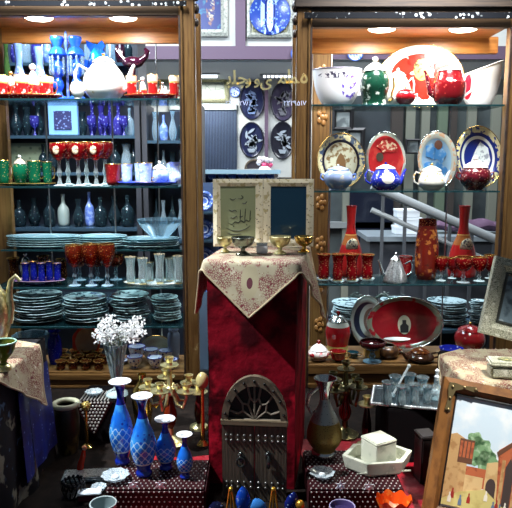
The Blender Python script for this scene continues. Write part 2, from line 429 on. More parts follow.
# ornate cream panel and dark slatted grille under it
a, b = P(203, 78, YF), P(229, 103, YF)
t = thing('carved_relief', 'ornate cream carved panel mounted above the dark slatted grille', 'panel', ((a.x+b.x)/2-.3, YF-.002, (a.z+b.z)/2))
w, h = b.x-a.x+.6, a.z-b.z
ring_frame(MB(), w, h, .05, -.05, -.002).build('frame', FR['olive'], t, flat=True)
MB().box((0, -.015, 0), (w-.09, .02, h-.09)).build('carved_board', pbr('carved cream board', (168, 172, 158), .6, pats=[((116, 124, 116), ('crack', 16, .05))], bump=(('crack', 16, .05), .5, .01)), t, flat=True)
a, b = P(170, 104, YF), P(237, 178, YF); w, h = b.x-a.x, a.z-b.z
t = thing('slatted_grille', 'dark blue slatted grille screen on the far wall between the cabinets', 'grille', ((a.x+b.x)/2, YF-.003, (a.z+b.z)/2))
MB().box((0, -.01, 0), (w, .015, h)).build('backing', pbr('dark blue backing', (12, 20, 50), .3, pats=[((30, 56, 120), ('noise', 3, .5, .8))]), t, flat=True)
m = MB(); n = 44
for k in range(n): m.box((-w/2+w*(k+.5)/n, -.03, -.02), (.009, .012, h-.09))
m.build('slat', pbr('grey slats', (78, 90, 110), .4, .4), t, flat=True)
pr_ = pbr('pale rail', (150, 156, 150), .5, pats=[((110, 116, 112), ('vor', 40, .3, .1))]); MB().box((0, -.03, h/2-.035), (w, .045, .07)).build('rail', pr_, t, flat=True); MB().box((0, -.03, -h/2+.02), (w, .04, .04)).build('rail', pr_, t, flat=True)
# ================================================================ THE TWO CABINETS
YC, YB, ZP = 2.70, 3.02, .5
def cabinet(label, x0, x1, pw0, pw1, ytop, shelves, ybase_top, backpost, lights, name='display_cabinet', rail=18, inner=1):
    """x0,x1: inner edges in the opening plane; pw: post widths; local frame at the base centre"""
    zt = Zp(ytop, YC); zb0 = ZP+.001
    cx = (x0+x1)/2; t = thing(name, label, 'cabinet', (cx, YC, zb0)); L = lambda z: z-zb0
    hw = (x1-x0)/2; zr = zt+rail*mpp(YC, zt)
    for s, pw in ((-1, pw0), (1, pw1)):
        xc = s*(hw+pw/2)
        m = MB().box((xc, .022, L(zr)/2), (pw, .045, L(zr)), bev=.004)
        m.box((s*(hw+pw*.18), -.004, L(zr)/2), (pw*.14, .012, L(zr)-.02), bev=.003)
        m.build('post', W['wood'], t)
        if s == inner or inner == 1: MB().box((xc, YB-YC-.02, L(zr)/2), (pw, .04, L(zr)), bev=.003).build('post', W['wood'], t)
        m = MB() # slim dark stop moulding inside the opening
        m.box((s*(hw+.004), -.002, L(zt)/2), (.009, .01, L(zt))); m.build('bead', W['woodd'], t, flat=True)
    MB().box((0, .022, L((zr+zt)/2)), (2*hw, .044, zr-zt), bev=.003).build('top_rail', pbr('darker rail wood', (78, 60, 40), .42, pats=[((58, 43, 28), ('wood', 9, (.7, 14, 14)))]), t)
    MB().box((0, YB-YC-.02, L(zt)-.02), (2*hw+.12, .03, .075), bev=.003).build('back_rail', W['woodin'], t)
    MB().box((0, (YB-YC)/2, L(zt)+.02), (2*hw+.02, YB-YC-.05, .02)).build('top_board', W['woodin'], t, flat=True)
    zbt = Zp(ybase_top, YC)
    MB().box((0, (YB-YC)/2, L(zbt)/2+.004), (2*hw, YB-YC-.06, L(zbt)-.012)).build('base_board', W['woodh'], t, flat=True)
    m = MB(); h = L(zbt); m.box((0, -.002, h*.80), (2*hw, .03, h*.38), bev=.003); m.box((0, .006, h*.35), (2*hw, .02, h*.42), bev=.003); m.box((0, -.004, h*.1), (2*hw, .03, h*.2), bev=.003)
    m.build('bottom_rail', W['woodh'], t)
    for px in backpost: # slim steel rods carrying the shelves
        MB().tube([(Xp(px, YB-.03, 1.5)-cx, YB-YC-.02, L(zbt)+.001), (Xp(px, YB-.03, 1.5)-cx, YB-YC-.02, L(zt)-.06)], .0035, 8).build('shelf_rod', W['steel'], t)
    for py in shelves:
        py, sb = py if isinstance(py, tuple) else (py, .0105)
        z = L(Zp(py, YC+sb)); m = MB()
        m.box((0, (sb+.287)/2, z-.003), (2*hw-.004, .287-sb, .006), 0); m.box((0, sb+.002, z-.003), (2*hw-.004, .004, .0068), 1)
        m.build('glass_shelf', [W['shelf'], W['shelfe']], t, flat=True)
    for px in lights:
        x = Xp(px, YC+.11, zt)-cx
        MB().lathe([(0, -.004), (.050, -.004), (.058, .0), (.060, .006)], 28, 0, Matrix.Translation((x, .066, L(zt)+.004))).build('downlight', W['led'], t)
    # frieze over the opening: inlaid strip and carved crest
    return t, cx, zr, hw, zb0
cl, clx, clzr, clhw, _ = cabinet('tall wooden display cabinet with glass shelves at left, holding the white teapot and green cups', Xp(-17, YC, 1.5), Xp(181, YC, 1.5), .10, 15.5*mpp(YC, 1.5), 15.5, (98.5, 186.5, (250, .125), 288, 327), 374, (47, 113, 158), (42, 125))
cr, crx, crzr, crhw, _ = cabinet('tall wooden display cabinet with glass shelves at right, holding the standing oval plates', Xp(310.5, YC, 1.5), Xp(503, YC, 1.5), 15*mpp(YC, 1.5), .10, 27, (104.5, 191, 284.5), 364, (330, 449), (380, 460), inner=-1)
def frieze(t, cx, hw, zr, pyA, pyB, wl, wr, z0):
    L = lambda z: z-z0
    za = Zp(pyA, YC); zb = Zp(pyB, YC); w = 2*hw+wl+wr; xc = (wr-wl)/2
    MB().box((xc, .03, L(zr)+.075), (w+.02, .09, .15), bev=.004).build('frieze', pbr('frieze wood', (66, 54, 44), .5, pats=[((48, 40, 35), ('wood', 9, (.7, 12, 12)))]), t)
    MB().box((xc, -.0185, L((za+zb)/2)), (w*.94, .008, za-zb)).build('inlay_strip', W['inlay'], t, flat=True)
    # carved crest: scrolls and leaf lobes along the cornice
    m = MB(); zc = L(zr)+.19; n = 11
    m.box((xc, .02, L(zr)+.165), (w+.06, .13, .03), bev=.006)
    for k in range(n):
        x = xc-w/2+w*(k+.5)/n; sg = 1 if k < n/2 else -1
        pts = [(x+sg*(.03*cos(a)*(1-a/9)), -.02, zc-.01+.03*sin(a)*(1-a/9)) for a in [i*.5 for i in range(14)]]
        m.tube(pts, [.011*(1-i/18) for i in range(14)], 7)
        m.ball((x+.04*sg, -.02, zc-.03), .018, 8, 5, sc=(1.6, .7, .7))
    for k in range(int(w/.022)): m.ball((xc-w/2+.022*k, -.036, L(zr)+.148), .009, 7, 5)
    m.build('carved_crest', W['woodd'], t)
frieze(cl, clx, clhw, clzr, 2.2, 7.0, .1, 15.5*mpp(YC, 1.5), .501)
frieze(cr, crx, crhw, crzr, 13.5, 19.5, 15*mpp(YC, 1.5), .1, .501)
# carved scroll brackets on the sides of the frieze that face the gap
for t, cx, hw, s, w, zr in ((cl, clx, clhw, 1, 15.5*mpp(YC, 1.5), clzr), (cr, crx, crhw, -1, 15*mpp(YC, 1.5), crzr)):
    m = MB(); x = s*(hw+w+.006); ztop = zr-.5+.12
    for k in range(5): m.ball((x, .02, ztop-.055*k), .026-.003*k, 10, 6, sc=(.75, 1, 1.25))
    m.build('carved_bracket', W['woodd'], t)
SHL = {k: Zp(v, YC+.0105)+.0012 for k, v in zip((1, 2, 4, 5), (98.5, 186.5, 288, 327))}; SHL[3] = Zp(250, YC+.125)+.0012; SHL[0] = Zp(374, YC)+.0012
SHR = {k: Zp(v, YC+.0105)+.0012 for k, v in zip((1, 2, 3), (104.5, 191, 284.5))}; SHR[0] = Zp(364, YC)+.0012

# lamps of the cabinets
def area(name, loc, size, energy, col=(1, 1, 1), rot=(0, 0, 0), shape='DISK', spread=None):
    d = bpy.data.lights.new(name, 'AREA'); d.shape = shape; d.size = size; d.energy = energy; d.color = col
    if spread: d.spread = radians(spread)
    o = bpy.data.objects.new(name, d); COL.objects.link(o); o.location = loc; o.rotation_euler = rot; return o
for px, zt, c, e in ((42, Zp(15.5, YC), (.93, .97, 1), 4.6), (125, Zp(15.5, YC), (.95, .98, 1), 5.2), (380, Zp(27, YC), (1, .96, .88), 6.0), (460, Zp(27, YC), (1, .96, .9), 6.0)):
    area('cabinet_downlight', (Xp(px, YC+.11, zt), YC+.09, zt-.006), .11, e, c)
# ================================================================ KINDS OF WARE
G = dict(
 red=pbr('ruby glass', (138, 10, 20), .08, a=.55, tint=(220, 40, 50), pats=[((220, 170, 120), ('vor', 110, .24, .06))]),
 redp=pbr('red enamel', (136, 16, 22), .18, pats=[((225, 120, 100), ('vor', 120, .16, .05)), ((120, 8, 18), ('noise', 40, .5, .7))], coat=.4),
 redw=pbr('red and white enamel', (160, 26, 26), .2, pats=[((240, 214, 200), ('and', ('vor', 60, .3, .08), ('noise', 30, .42, .5))), ((244, 228, 204), ('z', .07, .2)), ((206, 150, 84), ('z', .064, .071))], coat=.4),
 wine=pbr('dark wine enamel', (82, 14, 26), .18, pats=[((200, 160, 140), ('vor', 95, .2, .05)), ((40, 8, 18), ('noise', 30, .5, .7))], coat=.4),
 green=pbr('green enamel glass', (12, 92, 62), .12, a=.8, tint=(60, 190, 130), pats=[((196, 176, 110), ('vor', 95, .18, .05))]),
 pale=pbr('pale blue porcelain', (176, 196, 240), .2, pats=[((232, 224, 210), ('vor', 80, .26, .06)), ((130, 150, 225), ('noise', 40, .55, .65))], coat=.3),
 white=pbr('white porcelain', (240, 240, 236), .18, coat=.4),
 flower=pbr('white porcelain with gold sprigs', (242, 240, 232), .18, coat=.4, pats=[((200, 178, 120), ('and', ('vor', 36, .22, .05), ('noise', 60, .45, .55)))]),
 gold=pbr('gold gilding', (214, 170, 88), .25, .85),
 brass=pbr('brass', (205, 172, 92), .22, .95),
 brassg=pbr('pale greenish brass', (222, 212, 158), .3, .8, pats=[((150, 132, 70), ('noise', 45, .5, .7))]),
 silver=pbr('silver', (208, 214, 214), .16, .95),
 silverc=pbr('chased silver', (196, 200, 200), .28, .85, pats=[((104, 108, 108), ('crack', 95, .07))], bump=(('crack', 95, .08), .5, .003)),
 clear=pbr('clear crystal', (226, 238, 240), .05, a=.16, tint=(238, 246, 246)),
 clearb=pbr('bluish crystal', (190, 214, 226), .05, a=.22, tint=(214, 232, 240)),
 plate=pbr('teal grey glass plate', (148, 182, 190), .08, a=.42, tint=(150, 186, 192), pats=[((205, 225, 228), ('rad', .07, .074))]),
 cobalt=pbr('cobalt glass', (20, 30, 150), .08, a=.6, tint=(50, 70, 220), pats=[((150, 165, 220), ('vor', 110, .15, .05))]),
 lampb=pbr('blue opaline glass', (30, 84, 196), .12, a=.9, tint=(120, 170, 255)),
 milk=pbr('pale blue milk glass', (98, 128, 206), .2, a=.9, tint=(150, 180, 250), pats=[((150, 176, 228), ('noise', 40, .5, .6))]),
 amber=pbr('amber brown glass', (92, 46, 20), .08, a=.5, tint=(200, 120, 60), pats=[((206, 160, 90), ('vor', 110, .2, .05))]),
 ambred=pbr('amber red glass', (112, 34, 16), .07, a=.5, tint=(230, 100, 60), pats=[((220, 170, 90), ('vor', 120, .22, .05))]),
 maroon=pbr('maroon glass', (46, 12, 32), .1, a=.7, tint=(150, 50, 90)),
 violet=pbr('violet cut glass', (56, 52, 140), .06, a=.6, tint=(90, 90, 200), pats=[((150, 165, 235), ('vor', 60, .22, .06))]),
 darkg=pbr('dark bottle glass', (30, 46, 54), .08, a=.6, tint=(80, 110, 120), pats=[((100, 140, 140), ('vor', 50, .16, .05))]),
 bluewhite=pbr('blue and white porcelain', (214, 220, 230), .2, coat=.3, pats=[((40, 62, 150), ('vor', 60, .30, .07)), ((190, 70, 60), ('vor', 47, .12, .04))]),
 teal=pbr('turquoise glass', (20, 120, 150), .08, a=.7, tint=(80, 180, 200)),
 tray_red=pbr('red enamel tray', (168, 24, 30), .2, pats=[((236, 190, 170), ('vor', 70, .2, .06))], coat=.3),
 tray_blue=pbr('blue porcelain tray', (70, 92, 200), .2, coat=.4),
 brown=pbr('brown stoneware', (62, 40, 26), .3, pats=[((110, 76, 40), ('noise', 40, .5, .7))]),
 steel=W['steel'], mirror=pbr('mirror silver', (200, 205, 208), .05, 1),
)
def rimring(r, z, t=.0012): return MB().torus(r, t, z, 24, 6)
def at(px, Y, zb): return (Xp(px, Y, zb), Y, zb)

def tea_glass(label, px, w, pyt, Y, zb, mat, rim, group, pyb=None, name='tea_glass', cat='glass'):
    """small waisted tea glass; height from the photo"""
    t = thing(name, label, cat, at(px, Y, zb), 0, group); m = mpp(Y, zb); h = Zp(pyt, Y)-zb; R = w*m/2
    pr = smoothp([(R*.62, 0), (R*.74, h*.10), (R*.80, h*.3), (R*.70, h*.55), (R*.78, h*.8), (R, h)], 3)
    MB().lathe(hollow(pr, .0012), 20).build('bowl', mat, t)
    rimring(R-.0004, h).build('rim', rim, t)
    MB().lathe([(0, .0004), (R*.66, .0004), (R*.70, h*.05), (R*.62, h*.06)], 20).build('foot', rim, t)
    return t
def handled(label, px, w, pyt, Y, zb, mat, rim, group, name='tea_cup', cat='cup', side=1, straight=.8):
    t = thing(name, label, cat, at(px, Y, zb), 0, group); m = mpp(Y, zb); h = Zp(pyt, Y)-zb; R = w*m/2
    pr = smoothp([(R*.55, 0), (R*straight, h*.15), (R*(straight+.06), h*.5), (R, h)], 3)
    MB().lathe(hollow(pr, .0014), 20).build('bowl', mat, t)
    rimring(R-.0005, h, .0014).build('rim', rim, t)
    MB().tube([(side*R*(straight+.1), 0, h*.75), (side*R*1.35, 0, h*.78), (side*R*1.45, 0, h*.5), (side*R*1.2, 0, h*.28), (side*R*straight, 0, h*.25)], .0022, 7).build('handle', rim, t)
    return t
def goblet(label, px, w, pyt, pym, Y, zb, mat, stem, rim, group, name='goblet', cat='goblet'):
    """bowl from pym up to pyt on a faceted stem"""
    t = thing(name, label, cat, at(px, Y, zb), 0, group); m = mpp(Y, zb); h = Zp(pyt, Y)-zb; hb = Zp(pym, Y)-zb; R = w*m/2; d = h-hb
    MB().lathe(hollow(smoothp([(R*.18, hb), (R*.62, hb+d*.16), (R*.95, hb+d*.5), (R*1.0, hb+d*.8), (R*.93, h)], 3), .0014, hb+d*.06), 22).build('bowl', mat, t)
    rimring(R*.925, h, .0013).build('rim', rim, t)
    MB().lathe([(0, 0), (R*.72, 0), (R*.72, .0015), (R*.3, h*.035), (R*.14, hb*.3), (R*.30, hb*.5), (R*.17, hb*.7), (R*.2, hb*.995), (0, hb*.995)], 12).build('stem', stem, t, sharp=20)
    return t
def saucer(label, px, w, Y, zb, mat, rim, group, name='saucer', cat='saucer', h=.012, sy=.9, edge=.0015):
    t = thing(name, label, cat, at(px, Y, zb), 0, group); R = w*mpp(Y, zb)/2
    MB().lathe([(0, 0), (R*.6, 0), (R*.98, h*.8), (R, h), (R*.95, h), (R*.6, h*.3), (0, h*.3)], 36, sy=sy).build('dish', mat, t)
    MB().torus(R*.985, edge, h, 40, 6, M=Matrix.Diagonal((1, sy, 1, 1))).build('rim', rim, t)
    return t
def lidded(label, px, w, pyt, pyl, Y, zb, mat, lidm, knobm, group=None, name='sugar_bowl', cat='sugar bowl', handles=True, hm=None, foot=.6):
    """bowl up to pyl, domed lid and knob up to pyt"""
    t = thing(name, label, cat, at(px, Y, zb), 0, group); m = mpp(Y, zb); h = Zp(pyt, Y)-zb; hl = Zp(pyl, Y)-zb; R = w*m/2
    b = MB().lathe(hollow(smoothp([(R*foot, 0), (R*foot*.92, hl*.08), (R*.86, hl*.3), (R, hl*.58), (R*.9, hl*.85), (R*.72, hl)], 3), .002), 28).build('bowl', mat, t)
    d = h-hl
    l = MB().lathe([(R*.76, hl+.0003), (R*.78, hl+.002), (R*.62, hl+d*.3), (R*.3, hl+d*.55), (R*.08, hl+d*.66), (0, hl+d*.66)], 28).build('lid', lidm, t)
    MB().ball((0, 0, hl+d*.82), d*.2, 10, 6).build('knob', knobm, l)
    if handles:
        for s in (-1, 1): MB().tube([(s*R*.93, 0, hl*.75), (s*R*1.16, 0, hl*.82), (s*R*1.22, 0, hl*.6), (s*R*1.0, 0, hl*.48)], R*.055, 7).build('handle', hm or lidm, t)
    return t
def teapot(label, px, w, pyt, pyl, Y, zb, mat, lidm, knobm, hand=-1, spm=None, hm=None, group=None, spout_up=1.0, reach=1.0, name='teapot', belly=.45, neck=.55, hsize=1.0, cone=False):
    t = thing(name, label, 'teapot', at(px, Y, zb), 0, group); m = mpp(Y, zb); h = Zp(pyt, Y)-zb; hl = Zp(pyl, Y)-zb; R = w*m/2
    if cone: MB().lathe(hollow(smoothp([(R*.92, 0), (R, hl*.06), (R*.9, hl*.28), (R*.68, hl*.6), (R*.46, hl*.9), (R*neck, hl)], 3), .002), 30).build('body', mat, t)
    else: MB().lathe(hollow(smoothp([(R*.6, 0), (R*.64, hl*.04), (R*.92, hl*.22), (R, hl*belly), (R*.88, hl*.72), (R*(neck+.06), hl*.95), (R*neck, hl)], 3), .002), 30).build('body', mat, t)
    d = h-hl
    l = MB().lathe([(R*(neck+.05), hl+.0003), (R*(neck+.06), hl+.003), (R*neck*.8, hl+d*.35), (R*neck*.35, hl+d*.6), (R*.07, hl+d*.66), (0, hl+d*.66)], 26).build('lid', lidm, t)
    MB().ball((0, 0, hl+d*.82), max(d*.19, .003), 10, 6).build('knob', knobm, l)
    s = -hand
    MB().tube([(s*R*.86, 0, hl*.30), (s*R*(1.12*reach), 0, hl*.38), (s*R*(1.28*reach), 0, hl*.68), (s*R*(1.42*reach), 0, hl*(.92*spout_up)), (s*R*(1.52*reach), 0, hl*1.0*spout_up)], [R*.2, R*.17, R*.12, R*.085, R*.07], 10).build('spout', spm or mat, t)
    MB().tube([(hand*R*.8, 0, hl*.82), (hand*R*(1+.22*hsize), 0, hl*.95), (hand*R*(1+.42*hsize), 0, hl*.75), (hand*R*(1+.38*hsize), 0, hl*.45), (hand*R*.95, 0, hl*.28)], R*.07, 9).build('handle', hm or mat, t)
    return t
def standing_plate(label, px0, px1, py0, py1, Y, zb, mat, rim, lean=14, group=None, well=None, yaw=0, rr=.72, name='display_plate', lob=0):
    cy = (py0+py1)/2; cx = (px0+px1)/2; z0 = zb+.001; m = mpp(Y, zb); rx = (px1-px0)/2*m; rz = (Zp(py0, Y)-zb)/2/cos(radians(lean))
    t = thing(name, label, 'plate', (Xp(cx, Y, zb), Y, z0), radians(yaw), group)
    X = Matrix.Translation((0, rz*sin(radians(lean)), rz*cos(radians(lean)))) @ Matrix.Rotation(radians(-lean), 4, 'X')
    pl = Matrix.Diagonal((rx, 1, rz, 1)) @ Matrix.Rotation(radians(90), 4, 'X'); d = .016; q = 1
    rm = (lambda a, i: 1+.03*cos(lob*a)) if lob else None
    o = MB().lathe([(0, 0), (rr*.97, 0), (rr, .002), (.99, d), (1, d-.002), (rr, -.004), (0, -.004)], 48, rm=rm).build('plate', mat, t); o.matrix_local = X @ pl
    o2 = MB().lathe([(.975, d-.001), (.99, d+.0016), (1.003, d-.0005), (1.0, d-.003)], 48, rm=rm).build('rim', rim, t); o2.matrix_local = X @ pl
    if well: well(t, X, rx, rz)
    return t
def flat_patch(t, X, name, mat, poly, y=-.0015, th=.0012):
    o = MB().prism(poly, y-th, y).build(name, mat, t, flat=True); o.matrix_local = X; return o
def oval(cx, cz, rx, rz, n=28, k=0, a=0): return [(cx+rx*(1+a*cos(k*2*pi*i/n))*cos(2*pi*i/n), cz+rz*(1+a*cos(k*2*pi*i/n))*sin(2*pi*i/n)) for i in range(n)]
def decanter(label, px, prof, Y, zb, mat, neckm, group=None, name='decanter', med=True, cat='decanter', rimm=None):
    t = thing(name, label, cat, at(px, Y, zb), 0, group); p = smoothp(pxprof(prof, Y, zb), 4)
    k = int(len(p)*.55)
    MB().lathe(hollow(p, .002), 28).build('body', mat, t)
    r, z = p[-1]; MB().torus(r, .0016, z, 20, 6).build('rim', rimm or neckm, t)
    if med:
        R = max(q[0] for q in p[:k]); z = p[-1][1]
        o = MB().ball((0, 0, 0), 1, 18, 10, sc=(R*.46, R*.16, z*.125)); o.build('medallion', pbr('ivory medallion', (225, 216, 190), .3, pats=[((70, 70, 80), ('noise', 120, .5, .58)), ((205, 165, 80), ('not', ('ell', 0, 0, R*.46, z*.15)))]), t, loc=(0, -R*.70, z*.44), rot=(radians(22), 0, 0))
    return t
def vessel(name, label, cat, px, prof, Y, zb, parts, group=None, n=28, sm=4, t_=.002, rm=None):
    """one turned vessel cut into bands: parts = [(part name, material, upto fraction of profile)]"""
    t = thing(name, label, cat, at(px, Y, zb), 0, group); p = pxprof(prof, Y, zb); p = smoothp(p, sm) if sm > 1 else p
    i0 = 0; L = len(p)-1
    for j, (pn, mt, f) in enumerate(parts):
        i1 = round(L*f); seg = p[i0:i1+1]
        if j == 0: seg = [(0, seg[0][1])]+seg
        if j == len(parts)-1: seg = seg+[(max(r-t_, .0006), z) for r, z in seg[::-1]]
        MB().lathe(seg, n, rm=rm).build(pn, mt, t); i0 = i1
    return t
# ================================================================ LEFT CABINET
YF_, YM_, YR_ = 2.76, 2.84, 2.93
# ---- top shelf
z = SHL[1]
saucer('long red enamel tray under the three red cups on the top shelf', 28, 70, YM_-.03, z, G['tray_red'], G['gold'], None, name='tray', cat='tray', h=.022, sy=.5)
zt = z+.0078
for i, (px, w, pt) in enumerate(((2, 15, 76), (22.5, 15, 75), (47, 15, 77))):
    handled('red and white enamel cup on long red tray, '+od(i, 3), px, w, pt, YM_-.035, zt, G['redw'], G['gold'], 'red cups on the long tray')
lidded('red and white sugar bowl with a white lid between the red cups', 34, 15, 64, 82, YM_+.025, zt, G['redw'], G['white'], G['white'])
lidded('small white covered creamer behind the red cup by the blue vase', 12, 11, 71, 84, YM_+.02, zt, G['redw'], G['white'], G['gold'], name='creamer', cat='creamer', handles=False)
for i, (px, pt) in enumerate(((21, 44), (41.5, 47))):
    vessel('bottle_vase', 'pale blue milk glass bottle vase behind the red cups, '+('nearer the post' if i == 0 else 'nearer the blue lamps'), 'vase', px, [(6, 98), (8, 92), (8.5, 84), (6, 74), (3.6, 66), (3.4, 60), (4.6, pt+4), (4.8, pt)], YR_, z, [('body', G['milk'], .62), ('neck', G['milk'], 1)], 'milk glass bottle vases')
vessel('bottle_vase', 'slim green glass bottle vase by the cabinet post on the top shelf', 'vase', 9, [(3, 98), (3.4, 84), (3.2, 66), (2, 52), (2.4, 44)], YR_+.02, z, [('body', pbr('olive glass', (70, 110, 60), .1, a=.75, tint=(120, 170, 100)), .6), ('neck', pbr('olive glass', (70, 110, 60)), 1)])
def prism_lamp(label, px):
    Y = 2.925; t = thing('oil_lamp', label, 'lamp', at(px, Y, z), 0, 'blue glass lamps on the top shelf'); m = mpp(Y, z)
    def pp(l): return [(r*m, Zp(py, Y)-Zp(98, Y)) for r, py in l]
    MB().lathe([(0, 0)]+smoothp(pp([(8.5, 98), (8.5, 93), (4, 90), (3, 86), (5, 82), (5, 77), (3, 73)]), 3), 24).build('base', G['lampb'], t)
    MB().lathe(smoothp(pp([(3, 73), (5.5, 69), (7, 63), (4.5, 57), (2.4, 54)]), 3), 24).build('oil_font', G['lampb'], t)
    MB().lathe(smoothp(pp([(2.2, 54), (5, 52.5), (7.8, 50.5), (8.4, 49.5), (7.6, 47.5), (6, 44), (4, 42)]), 3), 28, rm=lambda a, i: 1+.05*cos(9*a)).build('shade', G['lampb'], t)
    MB().lathe(smoothp(pp([(3.6, 42), (5, 38), (6.5, 34.5), (6.3, 31.5)]), 3), 22).build('chimney', G['lampb'], t)
    zt_ = Zp(50.5, Y)-Zp(98, Y)
    for k in range(8):
        mm = MB(); a = 2*pi*(k+.5)/8; x, y = 7.2*m*cos(a), 7.2*m*sin(a)
        for j, l in enumerate((0, .020, .040, .060)): mm.ball((x, y, zt_-.012-l), .0062 if j < 3 else .008, 7, 5, sc=(.8, .8, 2.1))
        mm.build('prism_drop', G['clearb'], t)
prism_lamp('tall blue glass lamp with prism drops, nearer the bottle vases', 59.5)
prism_lamp('tall blue glass lamp with prism drops, nearer the white teapot', 77.5)
vessel('bell', 'small white glass bell between the tops of the blue lamps', 'bell', 68.5, [(2, 98), (1.4, 92), (1.2, 60), (1, 48), (2.5, 43), (1.8, 37), (.8, 31)], 2.94, z, [('stand', G['milk'], .5), ('cup', G['milk'], 1)])
# blue and turquoise glass fish behind the teapot
t = thing('glass_ornament', 'blue and turquoise glass fish ornament rising behind the white teapot', 'ornament', at(96.5, 2.957, z)); mm = MB()
def fishy(u, v):
    a = 2*pi*u; h = v; r = (.006+.040*sin(pi*min(1, h*1.02))**.8)*(1-.45*h); return (r*1.5*cos(a)+.02*sin(h*3), r*.55*sin(a), .10+.17*h)
mm.grid(fishy, 22, 14).build('body', pbr('blue green art glass', (24, 84, 190), .07, a=.85, tint=(60, 160, 230), pats=[((30, 170, 160), ('noise', 16, .5, .62)), ((200, 230, 250), ('noise', 30, .62, .7))]), t)
mm = MB()
for s in (-1, 1): mm.prism([(0.01*s+.008, .21), ((.05 if s > 0 else .036)*s, .262), (.036*s, .284), (.0*s+.01, .262)], -.006, .006)
mm.prism([(-.02, .14), (-.05, .17), (-.046, .20), (-.015, .19)], -.005, .005); mm.build('fin', G['lampb'], t)
MB().lathe([(0, 0), (.035, 0), (.03, .012), (.012, .03), (.014, .11), (0, .11)], 20).build('foot', G['teal'], t)
# large white teapot with its creamer in front
t = teapot('large white porcelain teapot with gold sprigs on the top shelf', 105, 41, 53, 63, 2.835, z, G['flower'], G['white'], G['gold'], hand=-1, spm=G['white'], hm=G['white'], reach=.98, neck=.5, spout_up=.95, belly=.5)
lidded('white gold-sprigged creamer standing before the white teapot handle', 78, 14, 80, 82.5, 2.755, z, G['flower'], G['white'], G['gold'], name='creamer', cat='creamer', handles=True, hm=G['gold'])
# maroon glass bird behind
t = thing('glass_ornament', 'maroon glass bird ornament with raised tail behind the teapot spout', 'ornament', at(134, 2.95, z))
mm = MB(); mm.ball((0, 0, .185), .036, 16, 10, sc=(1.4, .8, .75)); mm.tube([(.035, 0, .192), (.06, 0, .21), (.068, 0, .235), (.056, 0, .247)], [.018, .013, .012, .007], 10); mm.build('body', G['maroon'], t)
mm = MB()
for k in range(4): mm.tube([(-.035, 0, .19), (-.055-.006*k, 0, .212+.008*k), (-.05-.008*k, 0, .235+.008*k)], [.012, .01, .004], 8)
mm.build('tail', G['maroon'], t); MB().lathe([(0, 0), (.04, 0), (.03, .012), (.01, .04), (.012, .17), (0, .17)], 18).build('foot', G['maroon'], t)
saucer('red enamel tray under the ruby glasses at the teapot spout end of the top shelf', 152, 56, YM_-.04, z, G['tray_red'], G['gold'], None, name='tray', cat='tray', sy=.5, h=.022)
for i, (px, pt) in enumerate(((132, 76), (153, 75), (174.5, 76.5))):
    handled('ruby and gold enamel glass on the red tray by the cabinet post, '+od(i, 3), px, 11, pt, YM_-.05, zt, G['redw'], G['gold'], 'ruby glasses on the red tray', name='tea_glass', cat='glass')
lidded('small white covered bowl between ruby glasses on the top shelf', 163, 11, 82, 89, YM_-.01, zt, G['white'], G['silver'], G['silver'])
t = dup(bpy.data.objects['sugar_bowl'], at(143, YM_+.005, zt), 'small red and white covered bowl behind ruby glasses near the teapot spout', sc=.62)

# ---- second shelf
z = SHL[2]
saucer('gold rimmed green tray under the green cups on the second shelf', 25, 62, YM_-.03, z, G['green'], G['gold'], None, name='tray', cat='tray', h=.010, sy=.5, edge=.002); zt = z+.0042
for i, (px, w, mt, pt) in enumerate(((4, 13, G['green'], 160.5), (35, 14, G['green'], 161), (48, 10, G['green'], 162))):
    handled('green and gold enamel cup on the gold rimmed tray, '+od(i, 3), px, w, pt, YM_-.035, zt, mt, G['gold'], 'green enamel cups')
lidded('green sugar bowl with pale gold lid among the green cups', 21, 15, 155, 164, YM_-.01, zt, G['green'], pbr('pale gold lid', (214, 190, 170), .25, .3), G['white'])
for i, (px, pt, pm, Y) in enumerate(((60, 143, 160, 2.755), (79, 143, 160, 2.755), (96.5, 143, 160, 2.755), (68.5, 142, 159, 2.91), (87, 142, 159, 2.91), (105.5, 142, 159, 2.91))):
    n = ['leftmost of the front three', 'middle of the front three', 'rightmost of the front three', 'leftmost of the back three', 'middle of the back three', 'rightmost of the back three'][i]
    t = goblet('tall ruby goblet with gold rim and clear stem, '+n, px, 17.5, pt, pm, Y, z, G['red'], G['clear'], G['gold'], 'ruby goblets on the second shelf')
    R = 8.75*mpp(Y, z)
    if i < 3:
        o = MB().ball((0, 0, 0), 1, 16, 8, sc=(R*.36, R*.1, R*.55)); hh = Zp(pt, Y)-z; hb = Zp(pm, Y)-z
        o.build('medallion', pbr('cream medallion', (228, 206, 170), .3, pats=[((120, 90, 60), ('noise', 130, .52, .6))]), t, loc=(0, -R*.93, hb+(hh-hb)*.6))
handled('wide ruby cup with gold medallion between the goblets and blue cups', 113.5, 17, 164, YM_-.03, z, G['redp'], G['gold'], None)
saucer('blue porcelain tray under the pale blue tea set on the second shelf', 149, 63, YM_-.02, z, G['tray_blue'], G['tray_blue'], None, name='tray', cat='tray', h=.016, sy=.7); zt = z+.0068
saucer('white saucer with gold edge on the blue tray under the gilt blue cup', 145.5, 22, YM_-.035, zt, G['white'], G['gold'], None, h=.01); 
handled('pale blue gilt cup standing on the white saucer', 145.5, 14.5, 163, YM_-.035, zt+.0045, G['pale'], G['gold'], None)
handled('slim pale blue cup with gold rim at the ruby cup end of the blue tray', 127, 12, 164, YM_-.02, zt, G['pale'], G['gold'], None, side=-1)
lidded('pale blue sugar bowl with white lid on the blue tray', 160, 19, 161, 169.5, YM_+.0, zt, G['pale'], G['white'], G['white'])
